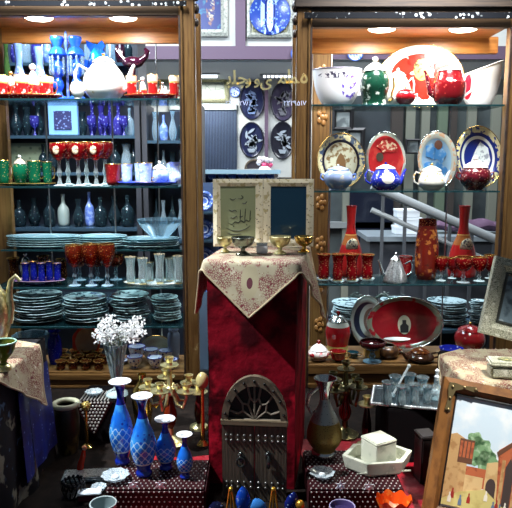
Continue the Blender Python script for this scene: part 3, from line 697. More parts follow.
vessel('milk_jug', 'pale blue waisted milk jug beside the cabinet post', 'jug', 175.5, [(5.5, 184), (6.5, 178), (4.6, 172), (4.8, 167), (6.8, 162)], YM_-.03, zt, [('body', G['pale'], .7), ('neck', G['pale'], 1)])
for i, px in enumerate((139, 171)):
    handled('pale blue cup at the back of the blue tray, '+('behind the gilt cup' if i == 0 else 'behind the sugar bowl'), px, 8.5, 163, YM_+.05, zt, G['pale'], G['gold'], None)

# ---- third shelf: stacks of glass plates
z = SHL[3]
def platestack(px, w, n, step, Y, z, place, group, mat=G['plate'], src=None, sy=.62, jx=.004, tilt=0):
    R = w*mpp(Y, z)/2; out = src
    for k in range(n):
        zz = z+k*step; rz = random.uniform(-.1, .1)
        lab = ('%s of glass plate stack %s' % (['bottom plate', 'second plate up', 'third plate up', 'fourth plate up', 'fifth plate up', 'sixth plate up', 'seventh plate up', 'eighth plate up', 'ninth plate up', 'tenth plate up'][k] if k < n-1 else 'top plate', place))
        loc = (Xp(px, Y, z)+random.uniform(-jx, jx), Y+random.uniform(-.003, .003), zz)
        if out is None:
            t = thing('glass_plate', lab, 'plate', loc, 0, group); R0 = R
            MB().lathe([(0, 0), (R*.55, 0), (R*.97, .012), (R, .0135), (R*.96, .0145), (R*.56, .0035), (0, .0035)], 44, sy=sy, rm=lambda a, i: 1+.012*cos(14*a)).build('dish', mat, t)
            MB().torus(R*.985, .0011, .0138, 44, 5, M=Matrix.Diagonal((1, sy, 1, 1))).build('rim', pbr('pale glass rim', (190, 222, 226), .08), t); out = t
        else:
            q_ = dup(out, loc, lab, group=group)
            if tilt: q_.rotation_euler = (random.uniform(-tilt, tilt), random.uniform(-tilt, tilt), random.uniform(0, 6))
    return out
random.seed(3)
g1 = platestack(44, 74, 5, .0105, 2.91, z, 'by the left post', 'glass plates on the third shelf', sy=.46)
g2 = platestack(101, 52, 5, .0105, 2.91, z, 'in the middle of the third shelf', 'glass plates on the third shelf', sy=.66)
g3 = platestack(150, 58, 4, .0105, 2.91, z, 'by the right post of the third shelf', 'glass plates on the third shelf', sy=.6)
# cut crystal bowl at the back
vessel('crystal_bowl', 'large cut crystal bowl on the plates near the right post', 'bowl', 160, [(8, 240), (12, 235), (19, 226), (22, 219)], 2.885, z+.0105*3+.0165, [('bowl', G['clearb'], .75), ('rim', G['clearb'], 1)], n=36, sm=3, rm=lambda a, i: 1+.03*cos(18*a))

# ---- fourth shelf
z = SHL[4]
saucer('oval purple edged tray carrying small cobalt cups on the fourth shelf', 38, 54, 2.80, z, pbr('dark purple tray', (52, 34, 84), .2), pbr('lilac gilt edge', (196, 160, 190), .25, .4), None, name='tray', cat='tray', h=.02, sy=.45, edge=.0022); zt = z+.0075
for i, px in enumerate((26, 34, 42, 50, 58)):
    tea_glass('small cobalt blue cup on the purple edged tray, '+od(i, 5), px, 8.5, 263-(i % 2)*2, 2.795+(i % 2)*.05, zt, G['cobalt'], G['gold'], 'cobalt cups on the purple tray', name='cobalt_cup', cat='cup')
lidded('small silver covered sugar bowl behind the cobalt cups by the left post', 26.5, 11, 253, 262, 2.90, z, G['silverc'], G['silver'], G['silver'])
for i, (px, pt) in enumerate(((14, 258), (44, 256), (62.5, 259))):
    tea_glass('dark amber tumbler at the back of the fourth shelf, '+od(i, 3), px, 12, pt, 2.93, z, G['amber'], G['gold'], 'dark tumblers on the fourth shelf', name='tumbler')
for i, (px, pt, Y) in enumerate(((75, 245, 2.765), (91.5, 244, 2.765), (107.5, 244, 2.765), (80, 255, 2.90), (97.5, 255, 2.90), (116, 255, 2.91))):
    n = ['leftmost at the front', 'middle at the front', 'rightmost at the front', 'leftmost at the back', 'middle at the back', 'rightmost at the back'][i]
    goblet('amber red goblet with gold rim and clear stem, '+n, px, 17, pt, 267, Y, z, G['ambred'], G['clearb'], G['gold'], 'amber red goblets on the fourth shelf')
saucer('round clear glass tray with gilt edge under the clear tea glasses', 155, 62, 2.81, z, G['clear'], G['gold'], None, name='tray', cat='tray', h=.010, sy=.6); zt = z+.0045
for i, (px, pt, Y) in enumerate(((131, 257, 2.80), (143, 258, 2.77), (149.5, 262, 2.86), (160, 254, 2.79), (170, 258, 2.85), (178.5, 256, 2.78))):
    tea_glass('clear gilt tea glass on the round glass tray, '+od(i, 6), px, 11, pt, Y, zt, G['clear'], pbr('warm gilt', (226, 196, 140), .2, .6), 'clear tea glasses on the glass tray')

# ---- fifth shelf: dense stacks of thin rippled plates
z = SHL[5]
thin = pbr('smoky rippled glass plate', (160, 186, 192), .12, a=.8, tint=(170, 196, 200), pats=[((66, 88, 96), ('noise', 34, .5, .62)), ((186, 206, 210), ('noise', 60, .6, .7))])
src = None
for px, w, n, place in ((40, 48, 10, 'by the left post on the fifth shelf'), (87, 44, 9, 'above the crystal flower vase'), (130, 38, 10, 'right of the crystal flower vase'), (166, 28, 9, 'by the right post on the fifth shelf')):
    src = None
    src = platestack(px, w, n, .0125, 2.83, z, place, 'thin rippled plates on the fifth shelf', thin, src, sy=.92, jx=.010, tilt=.012)

# ---- cabinet floor
z = SHL[0]
vessel('vase', 'dark cobalt glass vase on the cabinet floor beside the brocade stand', 'vase', 55.5, [(5, 370), (6.5, 362), (7, 350), (6, 340), (4.5, 335), (6, 331)], 2.85, z, [('body', G['cobalt'], .75), ('neck', G['cobalt'], 1)])
standing_plate('round cream plate with orange red scalloped rim leaning at the back of the cabinet floor', 73, 101, 327, 366, 2.93, z, pbr('cream plate orange rim', (176, 148, 110), .3, pats=[((206, 62, 22), ('not', ('rad', 0, .82)))]), pbr('orange rim', (220, 70, 30), .25), lean=10, lob=9)
amb = None
for r, (Y, pt, xs) in enumerate(((2.93, 350, (63, 75, 87, 98)), (2.845, 354, (66, 79, 92, 104)), (2.765, 361, (61, 73, 86, 99)))):
    for i, px in enumerate(xs):
        lab = 'amber tea glass with gold rim, %s in the %s row on cabinet floor' % (od(i, 4), ['back', 'middle', 'front'][r])
        if amb is None: amb = tea_glass(lab, px, 10.5, pt, Y, z, G['amber'], G['gold'], 'amber tea glasses on the cabinet floor')
        else: dup(amb, at(px, Y, z), lab)
for i, (px, w, pt, Y, mt) in enumerate(((135, 16, 356, 2.79, 'bluewhite'), (137, 17, 346, 2.92, 'bluewhite'), (151, 15, 349, 2.88, 'bluewhite'), (155, 15, 357, 2.79, 'bluewhite'), (167, 16, 350, 2.92, 'bluewhite'), (171, 14, 359, 2.78, 'bluewhite'), (122, 13, 360, 2.86, 'bluewhite'))):
    n = ['front bowl nearest the flower vase', 'back bowl nearest the flower vase', 'second along the back', 'second along the front', 'back bowl by the grey jar', 'front bowl by the gold candelabrum', 'small bowl just behind the flower vase'][i]
    t = thing('bowl', 'blue and white porcelain bowl, '+n, 'bowl', at(px, Y, z), 0, 'blue and white bowls on the cabinet floor'); R = w*mpp(Y, z)/2; h = Zp(pt, Y)-z
    MB().lathe(hollow(smoothp([(R*.45, 0), (R*.42, h*.1), (R*.8, h*.45), (R, h)], 3), .002), 22).build('body', G['bluewhite'], t); rimring(R-.0006, h, .0014).build('rim', G['cobalt'], t)
standing_plate('cream and green round plate leaning behind the blue and white bowls', 142, 172, 336, 366, 2.965, z, pbr('cream green plate', (190, 190, 160), .3, pats=[((96, 120, 96), ('vor', 40, .25, .08))]), G['gold'], lean=8)
vessel('jar', 'tall grey blue jar on the cabinet floor against the right post', 'jar', 174, [(5, 370), (6, 355), (6, 338), (4.5, 333), (5, 329)], 2.925, z, [('body', pbr('grey blue glaze', (110, 124, 146), .3), .8), ('neck', pbr('grey blue glaze', (110, 124, 146)), 1)])
# clear glass swan-like bowl left
t = thing('crystal_bowl', 'wavy clear crystal bowl on the cabinet floor behind the brocade stand', 'bowl', at(32, 2.86, z)); R = 17*mpp(2.86, z); h = Zp(334, 2.86)-z
MB().lathe(hollow(smoothp([(R*.4, 0), (R*.5, h*.1), (R*.8, h*.4), (R*.9, h*.7), (R, h)], 3), .003), 36, rm=lambda a, i: 1+.07*cos(7*a)*(i/14 if i < 14 else 1)).build('body', G['clearb'], t)
MB().torus(R*.4, .004, .004, 30, 6).build('foot', G['clearb'], t)

# ---- shop shelves behind the cabinet
SB = 3.75
def unit(label, px0, px1, pys, pytop, Y, dpt=.28, name='shop_shelving', mt=None):
    a, b = Xp(px0, Y, 1.5), Xp(px1, Y, 1.5); zt = Zp(pytop, Y)
    t = thing(name, label, 'shelving', ((a+b)/2, Y, .001)); w = b-a; mt = mt or pbr('dark shelving', (44, 46, 52), .5)
    for s in (-1, 1): MB().box((s*w/2, dpt/2, zt/2), (.03, dpt, zt)).build('side_panel', mt, t, flat=True)
    MB().box((0, dpt-.01, zt/2), (w-.03, .015, zt-.05)).build('back_panel', pbr('shelving back', (38, 46, 60), .4, pats=[((70, 84, 100), ('noise', 4, .5, .8))]), t, flat=True)
    for py in pys: MB().box((0, dpt/2-.01, Zp(py, Y)-.012), (w-.03, dpt-.03, .018)).build('shelf', pbr('grey glass shelf', (48, 68, 82), .2), t, flat=True)
    return t, [Zp(py, Y)+.0005 for py in pys]
_, zw = unit('low dark shelving seen behind the pale blue tea set, beside the taller shelving', 145, 199, (140, 182, 240), 104, 3.78)
_, zz = unit('dark shelving full of coloured glass behind the tall left cabinet', -6, 138, (62, 135, 172, 228, 300), 16, SB)
B = {}
def back(kind, lab, px, w, py0, Y, z, prof, mat, group):
    """a vessel on the shelving behind; prof in unit radius / unit height"""
    key = (kind, w, py0, mat.name, tuple(prof))
    R = w*mpp(Y, z)/2; h = Zp(py0, Y)-z
    if key in B: return dup(B[key], at(px, Y, z), lab, group=group)
    t = thing(kind, lab, kind.split('_')[-1], at(px, Y, z), 0, group); p = smoothp([(r*R, q*h) for r, q in prof], 3); k = int(len(p)*.7)
    MB().lathe([(0, 0)]+p[:k+1], 18).build('body', mat, t); MB().lathe(p[k:]+[(max(r-.003, .001), q) for r, q in p[k:][::-1]], 18).build('neck', mat, t)
    B[key] = t; return t
VA = ((.5, 0), (.9, .15), (1, .35), (.5, .65), (.35, .78), (.6, 1)); BO = ((.8, 0), (1, .1), (1, .5), (.4, .68), (.3, .8), (.34, 1)); JU = ((.6, 0), (1, .3), (.8, .6), (.6, .75), (.85, 1)); GL = ((.5, 0), (.2, .12), (.2, .35), (.9, .55), (1, .8), (.95, 1))
yy = SB+.10
names = ['', 'second ', 'third ', 'fourth ', 'fifth ', 'sixth ', 'seventh ']
for i, (px, w, pt, mt, pf) in enumerate(((16, 10, 30, 'violet', VA), (26, 11, 28, 'clearb', BO), (37, 11, 27, 'violet', JU), (48, 10, 30, 'milk', VA), (90, 10, 27, 'clearb', BO), (100, 10, 29, 'violet', VA), (111, 10, 31, 'clearb', JU), (121, 11, 29, 'maroon', VA), (129, 8, 34, 'darkg', BO))):
    back('glass_vase', '%s glass vase, %s on the highest shelf of the shelving behind' % ({'violet': 'violet', 'clearb': 'clear', 'milk': 'pale blue', 'maroon': 'maroon', 'darkg': 'dark'}[mt], od(i, 9)), px, w, pt, yy, zz[0], pf, G[mt], 'vases on the highest back shelf')
for i, (px, w, pt, mt, pf) in enumerate(((17, 11, 106, 'darkg', VA), (28, 10, 107, 'darkg', JU), (39, 11, 105, 'darkg', VA), (83, 9, 112, 'darkg', JU), (93, 8, 104, 'violet', VA), (102, 8, 106, 'violet', JU), (110.5, 8, 103, 'violet', VA), (119, 11, 106, 'violet', BO), (130, 9, 108, 'clearb', BO))):
    back('glass_jug' if pf is JU else 'glass_vase', '%s glass %s, %s on back shelf under the red tray' % ({'violet': 'violet cut', 'clearb': 'clear', 'darkg': 'dark'}[mt], 'jug' if pf is JU else 'vase', od(i, 9)), px, w, pt, yy, zz[1], pf, G[mt], 'dark and violet glass behind the second tier')
for i, px in enumerate((35, 92, 105, 124)):
    back('glass_goblet', 'violet cut glass goblet in front of dark vases, %s on back shelf' % od(i, 4), px, 9, 116, SB+.035, zz[1], GL, G['violet'], 'violet goblets on the back shelf')
# blue frame box with a dark rug pattern
def panelbox(label, x0, y0, x1, Y, z, mt, mt2, b, name, cat):
    t = thing(name, label, cat, ((Xp(x0, Y, z)+Xp(x1, Y, z))/2, Y, z)); w = Xp(x1, Y, z)-Xp(x0, Y, z); h = Zp(y0, Y)-z
    MB().box((0, .02, h/2), (w, .04, h), bev=.004).build('box', mt, t); MB().box((0, -.003, h/2), (w-2*b, .006, h-2*b)).build('panel', mt2, t, flat=True); return t
panelbox('pale blue box with a dark patterned panel on the back shelf', 49, 105, 78, SB+.04, zz[1], pbr('pale blue box', (120, 168, 220), .4), pbr('dark patterned panel', (36, 40, 84), .5, pats=[((110, 130, 180), ('vor', 60, .3, .08))]), .035, 'framed_box', 'box')
panelbox('pale green patterned panel standing on the back shelf above the green cups', 12, 143, 46, SB+.1, zz[2], pbr('pale green board', (128, 146, 122), .5), pbr('pale green pattern', (136, 152, 126), .5, pats=[((84, 104, 84), ('vor', 28, .3, .08))]), .02, 'patterned_panel', 'panel')
for i, (px, w, pt, mt, pf) in enumerate(((44, 9, 144, 'darkg', BO), (53, 10, 143, 'darkg', VA), (116, 11, 142, 'darkg', BO), (127, 11, 144, 'clearb', JU), (134, 7, 143, 'darkg', BO))):
    back('glass_bottle' if pf is BO else 'glass_vase', 'dark glass vessel glimpsed behind the ruby goblets, %s on its shelf' % od(i, 5), px, w, pt, yy-.02, zz[2], pf, G[mt], 'vessels behind the ruby goblets')
for i, (px, w, pt, mt, pf) in enumerate(((20, 12, 200, 'darkg', BO), (35, 12, 198, 'darkg', VA), (50, 11, 196, 'darkg', BO), (64, 11, 194, 'white', BO), (79, 11, 199, 'darkg', VA), (90, 9, 192, 'milk', BO), (101, 12, 197, 'darkg', BO), (115, 13, 196, 'darkg', VA), (128, 13, 195, 'darkg', BO))):
    back('glass_bottle' if pf is BO else 'glass_vase', '%s %s above the glass plates, %s on its back shelf' % ({'darkg': 'dark glass', 'white': 'white china', 'milk': 'grey blue glass'}[mt], 'bottle' if pf is BO else 'vase', od(i, 9)), px, w, pt, yy+(i % 2)*.05, zz[3], pf, G[mt] if mt != 'white' else pbr('dull white china', (150, 168, 164), .4), 'bottles above the glass plates')

for i, (px, w, pt, mt, pf) in enumerate(((156, 8, 112, 'clearb', JU), (164, 8, 115, 'milk', BO), (173, 8, 111, 'clearb', VA), (182, 8, 116, 'darkg', BO))):
    back('glass_jug' if pf is JU else 'glass_vase', 'glass vessel on the low dark shelving, %s on its upper shelf' % od(i, 4), px, w, pt, 3.88, zw[0], pf, G[mt], 'vessels on the low shelving')
for i, (px, w, pt, mt, pf) in enumerate(((157, 7, 152, 'darkg', VA), (164, 8, 150, 'clearb', BO), (173, 8, 152, 'darkg', JU), (182, 8, 150, 'clearb', VA))):
    back('glass_vase', 'glass vessel on the low dark shelving, %s on its middle shelf' % od(i, 4), px, w, pt, 3.88, zw[1], pf, G[mt], 'vessels on the low shelving')
for i, (px, w, pt, mt, pf) in enumerate(((157, 7, 198, 'darkg', BO), (164, 8, 200, 'clearb', VA), (173, 8, 196, 'darkg', BO), (182, 8, 199, 'clearb', JU))):
    back('glass_bottle', 'glass vessel on the low dark shelving, %s on its lower shelf' % od(i, 4), px, w, pt, 3.88, zw[2], pf, G[mt], 'vessels on the low shelving')
# ================================================================ RIGHT CABINET
z = SHR[1]
# white flared boat bowl with purple flowers
def boat(label, cx, x0, x1, py0, py1, Y, z, mat, tilt, flip=1, cat='bowl', name='boat_bowl', drop=.0, depth=.075, prm=None):
    t = thing(name, label, cat, at(cx, Y, z), 0); m = mpp(Y, z); w = (x1-x0)/2*m; h = Zp(py0, Y)-z
    def fn(u, v):
        a = 2*pi*u
        k = .34+.66*sin(pi/2*v)**.8; x = w*k*cos(a); zz = h*(v**1.5)*(1-drop*(1-flip*cos(a))/2*v)
        return (x+(x0+x1-2*cx)/2*m*v, depth*k*sin(a), zz)
    mb = MB().grid(fn, 44, 12); mb.grid(lambda u, v: tuple(Vector(fn(u, v))*.985+Vector((0, 0, .003))), 44, 12)
    mb.prism([fn(i/24, 0)[:1]+(fn(i/24, 0)[1],) for i in range(24)], 0, .004, M=Matrix.Rotation(radians(-90), 4, 'X') if False else Matrix(((1, 0, 0, 0), (0, 0, 1, 0), (0, 1, 0, 0), (0, 0, 0, 1))))
    mb.build('body', mat, t)
    MB().tube([fn(i/44, 1) for i in range(45)], .0026, 6).build('rim', prm or G['white'], t)
    return t
boat('flared white porcelain boat bowl with purple flowers on the top shelf', 337, 312.5, 361, 70, 102, 2.87, z, pbr('white porcelain purple flowers', (243, 243, 244), .18, coat=.4, pats=[((108, 84, 190), ('and', ('ell', .045, .085, .035, .055), ('noise', 55, .50, .6))), ((70, 66, 90), ('and', ('ell', -.02, .135, .07, .014), ('noise', 80, .48, .56)))]), 0, prm=pbr('grey lilac rim', (170, 166, 190), .25))
# green canister teapot
t = lidded('green enamel tea jar with white lid and gold handle beside the boat bowl', 374, 30, 57, 72, 2.775, z, pbr('green and white enamel', (14, 54, 38), .2, coat=.4, pats=[((214, 220, 206), ('noise', 34, .58, .66)), ((10, 48, 36), ('noise', 50, .6, .7))]), G['white'], G['white'], name='tea_jar', cat='jar', handles=False, foot=.85)
m = mpp(2.79, z); MB().tube([(.062, 0, .11), (.082, 0, .12), (.085, 0, .08), (.075, 0, .05), (.08, 0, .03), (.064, 0, .02)], .006, 8).build('handle', G['gold'], t)
# big oval plate, red and white, gold medallion
def plate_petals(t, X, rx, rz):
    rd = pbr('orange red enamel petals', (196, 36, 24), .25, coat=.3)
    for k, (cx, cz, a, b) in enumerate(((-.45, .28, .27, .30), (-.12, .58, .22, .28), (.24, .56, .22, .28), (.52, .22, .24, .32), (.02, -.28, .30, .44), (-.38, -.28, .28, .36), (.44, -.30, .28, .36))):
        flat_patch(t, X, 'painted_petal', rd, oval(cx*rx, cz*rz, a*rx, b*rz, 24, 5, .16))
    flat_patch(t, X, 'medallion', pbr('gold medallion', (222, 190, 104), .25, .3, pats=[((70, 60, 46), ('noise', 60, .55, .62))]), oval(.0*rx, .22*rz, .19*rx, .34*rz), -.004)
standing_plate('large oval white plate with red petals and gold medallion behind the red teapot', 379, 463, 44, 103, 2.935, z, G['white'], G['gold'], 7, well=plate_petals)
teapot('white porcelain teapot with plain lid between the green jar and red creamer', 397, 26, 68, 76, 2.865, z, G['flower'], G['white'], G['white'], hand=1, reach=.8, hsize=.6)
lidded('small red enamel creamer with white handles in front of the white teapot', 405, 20, 86.5, 91.5, 2.762, z, G['redp'], G['redp'], G['gold'], name='creamer', cat='creamer', hm=G['white'])
t = teapot('dark red enamel teapot with long raised spout and white lid', 448, 33, 64, 71.5, 2.79, z, pbr('deep red teapot enamel', (98, 12, 18), .18, coat=.4, pats=[((176, 60, 50), ('vor', 60, .2, .06))]), G['white'], G['white'], hand=1, reach=1.0, spout_up=1.03, spm=G['wine'], hm=G['flower'], belly=.62, neck=.66)
boat('tall leaf shaped white dish with red stroke rising toward the cabinet post', 478, 459, 501, 60, 100, 2.885, z, pbr('white porcelain red stroke', (243, 243, 240), .18, coat=.4, pats=[((214, 30, 50), ('ell', -.055, .09, .018, .055))]), 0, flip=1, cat='dish', name='leaf_dish', drop=.34, depth=.03)

# ---- second shelf: four leaning plates, each with a pot in front
z = SHR[2]; YP, YT = 2.925, 2.785
def well1(t, X, rx, rz):
    flat_patch(t, X, 'painted_scene', pbr('cream painted scene', (204, 196, 172), .25, pats=[((140, 110, 76), ('noise', 45, .5, .6)), ((244, 236, 214), ('noise', 20, .6, .7))]), oval(0, 0, .66*rx, .66*rz), -.003)
    flat_patch(t, X, 'painted_building', pbr('brown painted dome', (120, 84, 50), .3), [(-.2*rx, -.3*rz), (.2*rx, -.3*rz), (.2*rx, 0), (.1*rx, .2*rz), (0, .3*rz), (-.1*rx, .2*rz), (-.2*rx, 0)], -.0045)
standing_plate('round gilt plate with cream painted scene, behind the silver blue sugar bowl', 317, 365, 133.5, 188, YP, z, pbr('blue grey plate gilt edge', (84, 96, 124), .25, pats=[((222, 204, 160), ('and', ('noise', 5, .44, .5), ('not', ('rad', 0, .78)))), ((44, 40, 56), ('rad', .68, .78)), ((230, 214, 176), ('rad', 0, .69))]), G['gold'], 12, well=well1)
def well2(t, X, rx, rz):
    flat_patch(t, X, 'medallion', pbr('dark portrait medallion', (70, 56, 48), .3), oval(-.28*rx, .12*rz, .18*rx, .16*rz), -.003)
    flat_patch(t, X, 'painted_flowers', pbr('ivory painted sprays', (224, 200, 170), .3, pats=[((176, 40, 36), ('noise', 60, .46, .52))]), oval(.15*rx, .5*rz, .5*rx, .22*rz, 24, 6, .15), -.003)
standing_plate('red oval plate with dark medallion, behind the cobalt teapot', 365.5, 406, 132, 188, YP, z, pbr('red plate grey edge', (176, 36, 40), .2, coat=.4, pats=[((160, 160, 150), ('not', ('rad', 0, .86))), ((200, 70, 60), ('noise', 2, .5, .7))]), G['silver'], 12, well=well2)
def well3(t, X, rx, rz):
    bl = pbr('sky blue painted flowers', (84, 150, 222), .25, pats=[((170, 205, 235), ('noise', 26, .5, .65))])
    for cx, cz, a, b in ((-.1, -.35, .55, .34), (.15, .2, .3, .3), (-.3, .3, .25, .25)): flat_patch(t, X, 'painted_flowers', bl, oval(cx*rx, cz*rz, a*rx, b*rz, 24, 5, .15), -.003)
    flat_patch(t, X, 'medallion', pbr('brown medallion', (112, 76, 66), .3), oval(.1*rx, .52*rz, .2*rx, .16*rz), -.005)
standing_plate('pale oval plate with sky blue flowers, behind the cream teapot', 417, 457, 131, 188, YP, z, pbr('pale grey plate', (176, 178, 172), .25, pats=[((196, 150, 120), ('and', ('noise', 5, .45, .55), ('not', ('rad', 0, .84)))), ((150, 182, 214), ('rad', 0, .74))]), G['silver'], 12, well=well3)
def well4(t, X, rx, rz):
    flat_patch(t, X, 'painted_panel', pbr('white painted heart', (220, 222, 222), .25, pats=[((150, 150, 160), ('noise', 40, .5, .6))]), [(.1*rx, .5*rz), (.42*rx, .3*rz), (.5*rx, -.1*rz), (.3*rx, -.5*rz), (-.1*rx, -.45*rz), (-.3*rx, -.1*rz), (-.1*rx, .25*rz)], -.003)
standing_plate('cobalt blue plate with gilt edge, behind the wine red sugar bowl', 455.5, 503, 126, 188, YP+.01, z, pbr('cobalt plate gilt edge', (30, 44, 120), .2, coat=.4, pats=[((216, 206, 160), ('and', ('noise', 6, .42, .48), ('not', ('rad', 0, .80)))), ((222, 224, 220), ('rad', .60, .70))]), G['gold'], 14, well=well4, yaw=0)
lidded('silver blue lidded sugar bowl in front of the gilt scene plate', 338, 29, 164, 170, YT, z, pbr('silver blue glaze', (150, 170, 205), .2, .35, pats=[((206, 200, 180), ('noise', 50, .55, .65))]), pbr('silver blue glaze', (150, 170, 205)), G['silver'], hm=pbr('blue handles', (92, 124, 190), .25))
teapot('cobalt blue teapot with white medallions in front of the red plate', 385, 30, 162, 169, YT, z, pbr('cobalt white medallions', (34, 44, 148), .2, coat=.4, pats=[((224, 220, 206), ('ell', .0, .055, .028, .026)), ((222, 214, 190), ('vor', 70, .16, .05))]), pbr('white and gold lid', (220, 216, 210), .25, pats=[((196, 160, 90), ('vor', 90, .2, .06))]), G['cobalt'], hand=-1, reach=.9, hsize=.8, belly=.5, neck=.6)
teapot('cream silvery teapot with gold sprigs in front of the sky blue plate', 431, 26, 163, 171, YT, z, pbr('cream silver glaze', (206, 204, 192), .2, .2, pats=[((196, 164, 100), ('and', ('vor', 50, .26, .06), ('z', .04, .09)))]), pbr('cream lid', (206, 200, 180), .25), G['gold'], hand=-1, reach=.92, hsize=.85, belly=.42, neck=.68, spm=pbr('pale blue glaze', (190, 200, 214), .2))
lidded('wine red gilt sugar bowl with white knob in front of the cobalt plate', 474.5, 31, 156, 168, YT, z, G['wine'], pbr('wine and white lid', (190, 170, 160), .25, pats=[((90, 20, 30), ('vor', 90, .3, .06))]), G['white'], hm=pbr('wine handles', (92, 20, 30), .25))

# ---- third shelf
z = SHR[3]
DEC = [(12, 281), (13, 276), (12.5, 262), (10, 250), (6, 238), (4.2, 228), (4.4, 216), (5.2, 206)]
neck = pbr('deep red neck', (118, 14, 20), .2)
decanter('tall red enamel decanter with ivory medallion behind the ruby glasses', 350, DEC, 2.935, z, pbr('red decanter enamel', (150, 22, 22), .2, coat=.4, pats=[((150, 84, 40), ('z', .15, .2)), ((206, 160, 90), ('z', .196, .2))]), neck)
decanter('tall red enamel decanter with ivory medallion beside the amber red vase', 461.5, [(13.5, 281)]+[(r*1.08, p) for r, p in DEC[1:]], 2.935, z, pbr('red decanter enamel', (150, 22, 22)), neck)
for i, (px, w, pt, Y) in enumerate(((323.5, 14, 254, 2.80), (337.5, 13, 254, 2.76), (351.5, 14, 254, 2.77), (367, 14, 254.5, 2.80))):
    t = tea_glass('ruby tea glass with gold rim, %s of four before the first red decanter' % od(i, 4), px, w, pt, Y, z+.0065, G['red'], G['gold'], 'ruby tea glasses on the third shelf')
    saucer('clear crystal saucer under the %s ruby tea glass' % od(i, 4), px, 15.5, Y, z, G['clear'], G['silver'], 'crystal saucers on the third shelf', h=.012, edge=.001)
for i, (px, w, pt, Y) in enumerate(((441, 13, 257, 2.80), (452, 12, 258, 2.86), (463, 18, 257, 2.76), (479, 15, 257, 2.79), (489.5, 13, 255, 2.86))):
    goblet('ruby wine goblet with gold rim, %s of five before the second red decanter' % od(i, 5), px, w, pt, 271.5, Y, z, G['red'], G['clear'], G['gold'], 'ruby goblets on the third shelf')
teapot('silver conical coffee pot between the ruby glasses and amber red vase', 395, 24, 252.5, 260, 2.77, z, G['silverc'], G['silver'], G['silver'], hand=1, reach=.95, neck=.36, cone=True, spm=G['silver'], hm=G['silver'])
handled('red enamel cup behind the silver coffee pot', 405, 14, 256, 2.88, z, G['redp'], G['silver'], None)
vessel('vase', 'amber red enamel barrel vase standing between silver pot and second decanter', 'vase', 425.5, [(9, 280), (11, 272), (11.5, 255), (10.5, 238), (9, 228), (8.5, 219)], 2.85, z, [('body', pbr('amber red enamel', (112, 30, 20), .15, a=.9, tint=(220, 100, 60), pats=[((190, 110, 50), ('noise', 34, .54, .62)), ((70, 24, 18), ('noise', 28, .58, .68))], coat=.4), .85), ('neck', G['ambred'], 1)])
# ---- cabinet floor
z = SHR[0]
thinp = bpy.data.materials['smoky rippled glass plate']
random.seed(5)
lidded('red canister with silver shoulder and lid at the back of the cabinet floor', 337.5, 25, 311, 321, 2.90, z+.0, pbr('red canister', (170, 20, 30), .2, coat=.4, pats=[((196, 180, 110), ('z', -.01, .03)), ((206, 206, 196), ('z', .125, .2))]), G['silver'], G['red'], name='canister', cat='canister', handles=False, foot=.9)
standing_plate('grey white round plate with dark crescent leaning behind the red oval tray', 350, 384, 297, 356, 2.975, z, pbr('grey white plate', (176, 184, 184), .3, pats=[((40, 48, 72), ('and', ('elly', .0, .0, .78, .72), ('not', ('elly', .22, .0, .66, .66)))), ((120, 96, 90), ('elly', .3, 0, .5, .5))]), G['silver'], 9)
def well5(t, X, rx, rz):
    flat_patch(t, X, 'medallion', pbr('cream portrait medallion', (196, 186, 164), .3), oval(0, -.08*rz, .17*rx, .36*rz), -.003)
    flat_patch(t, X, 'portrait', pbr('dark portrait figure', (40, 38, 40), .4), [(-.1*rx, -.38*rz), (.1*rx, -.38*rz), (.11*rx, -.12*rz), (.05*rx, -.04*rz), (.05*rx, .1*rz), (-.05*rx, .1*rz), (-.05*rx, -.04*rz), (-.11*rx, -.12*rz)], -.0045)
standing_plate('large dark red oval tray with portrait medallion on the right cabinet floor', 366, 443, 299, 362, 2.925, z, pbr('dark red tray silver edge', (140, 18, 28), .18, coat=.5, pats=[((120, 120, 104), ('and', ('noise', 3, .40, .5), ('not', ('rad', 0, .84)))), ((170, 34, 40), ('noise', 2, .5, .75))]), G['silver'], 12, well=well5, rr=.86)
lidded('round red pumpkin pot beside the silver framed picture', 469, 30, 322, 330, 2.885, z, pbr('red pumpkin glaze', (140, 22, 28), .15, coat=.5, pats=[((220, 190, 170), ('and', ('vor', 40, .22, .06), ('noise', 20, .5, .6)))]), G['redp'], G['gold'], name='pumpkin_pot', cat='pot', handles=False)
t = thing('orange_box', 'low gilt orange box under the red canister row on the cabinet floor', 'box', at(372, 2.80, z)); MB().box((0, 0, .02), (.07, .04, .04), bev=.004).build('box', pbr('amber box', (190, 140, 60), .3), t); MB().box((0, 0, .0425), (.074, .044, .006), bev=.002).build('lid', G['gold'], t)
lidded('white and red covered sugar bowl at the column end of the cabinet floor', 318.5, 22, 340, 350, 2.77, z, pbr('white red glaze', (214, 206, 200), .2, coat=.4, pats=[((170, 30, 44), ('noise', 40, .54, .6))]), G['white'], G['red'], handles=True)
handled('round red gilt cup beside the white and red sugar bowl', 338, 17, 351, 2.755, z, G['redp'], G['gold'], None)
handled('dark teal glass cup between red cup and footed goblet', 353, 12, 352, 2.80, z, pbr('dark teal glaze', (18, 58, 70), .15), G['silver'], None)
t = goblet('wide footed glass bowl of dark red on the cabinet floor', 372, 26, 341, 350, 2.735, z, pbr('dark wine glass', (58, 10, 16), .1, a=.85, tint=(120, 30, 40)), G['clearb'], G['silver'], None, name='footed_bowl', cat='bowl')
vessel('pot', 'squat brown stoneware pot behind the footed glass bowl', 'pot', 388, [(7, 363), (10, 358), (10, 350), (6, 345)], 2.80, z, [('body', G['brown'], .8), ('neck', G['brown'], 1)])
saucer('oval white dish with red rim in front of the red oval tray', 397, 28, 2.86, z+.058, G['white'], G['redp'], None, name='oval_dish', cat='dish', h=.012, sy=.5)
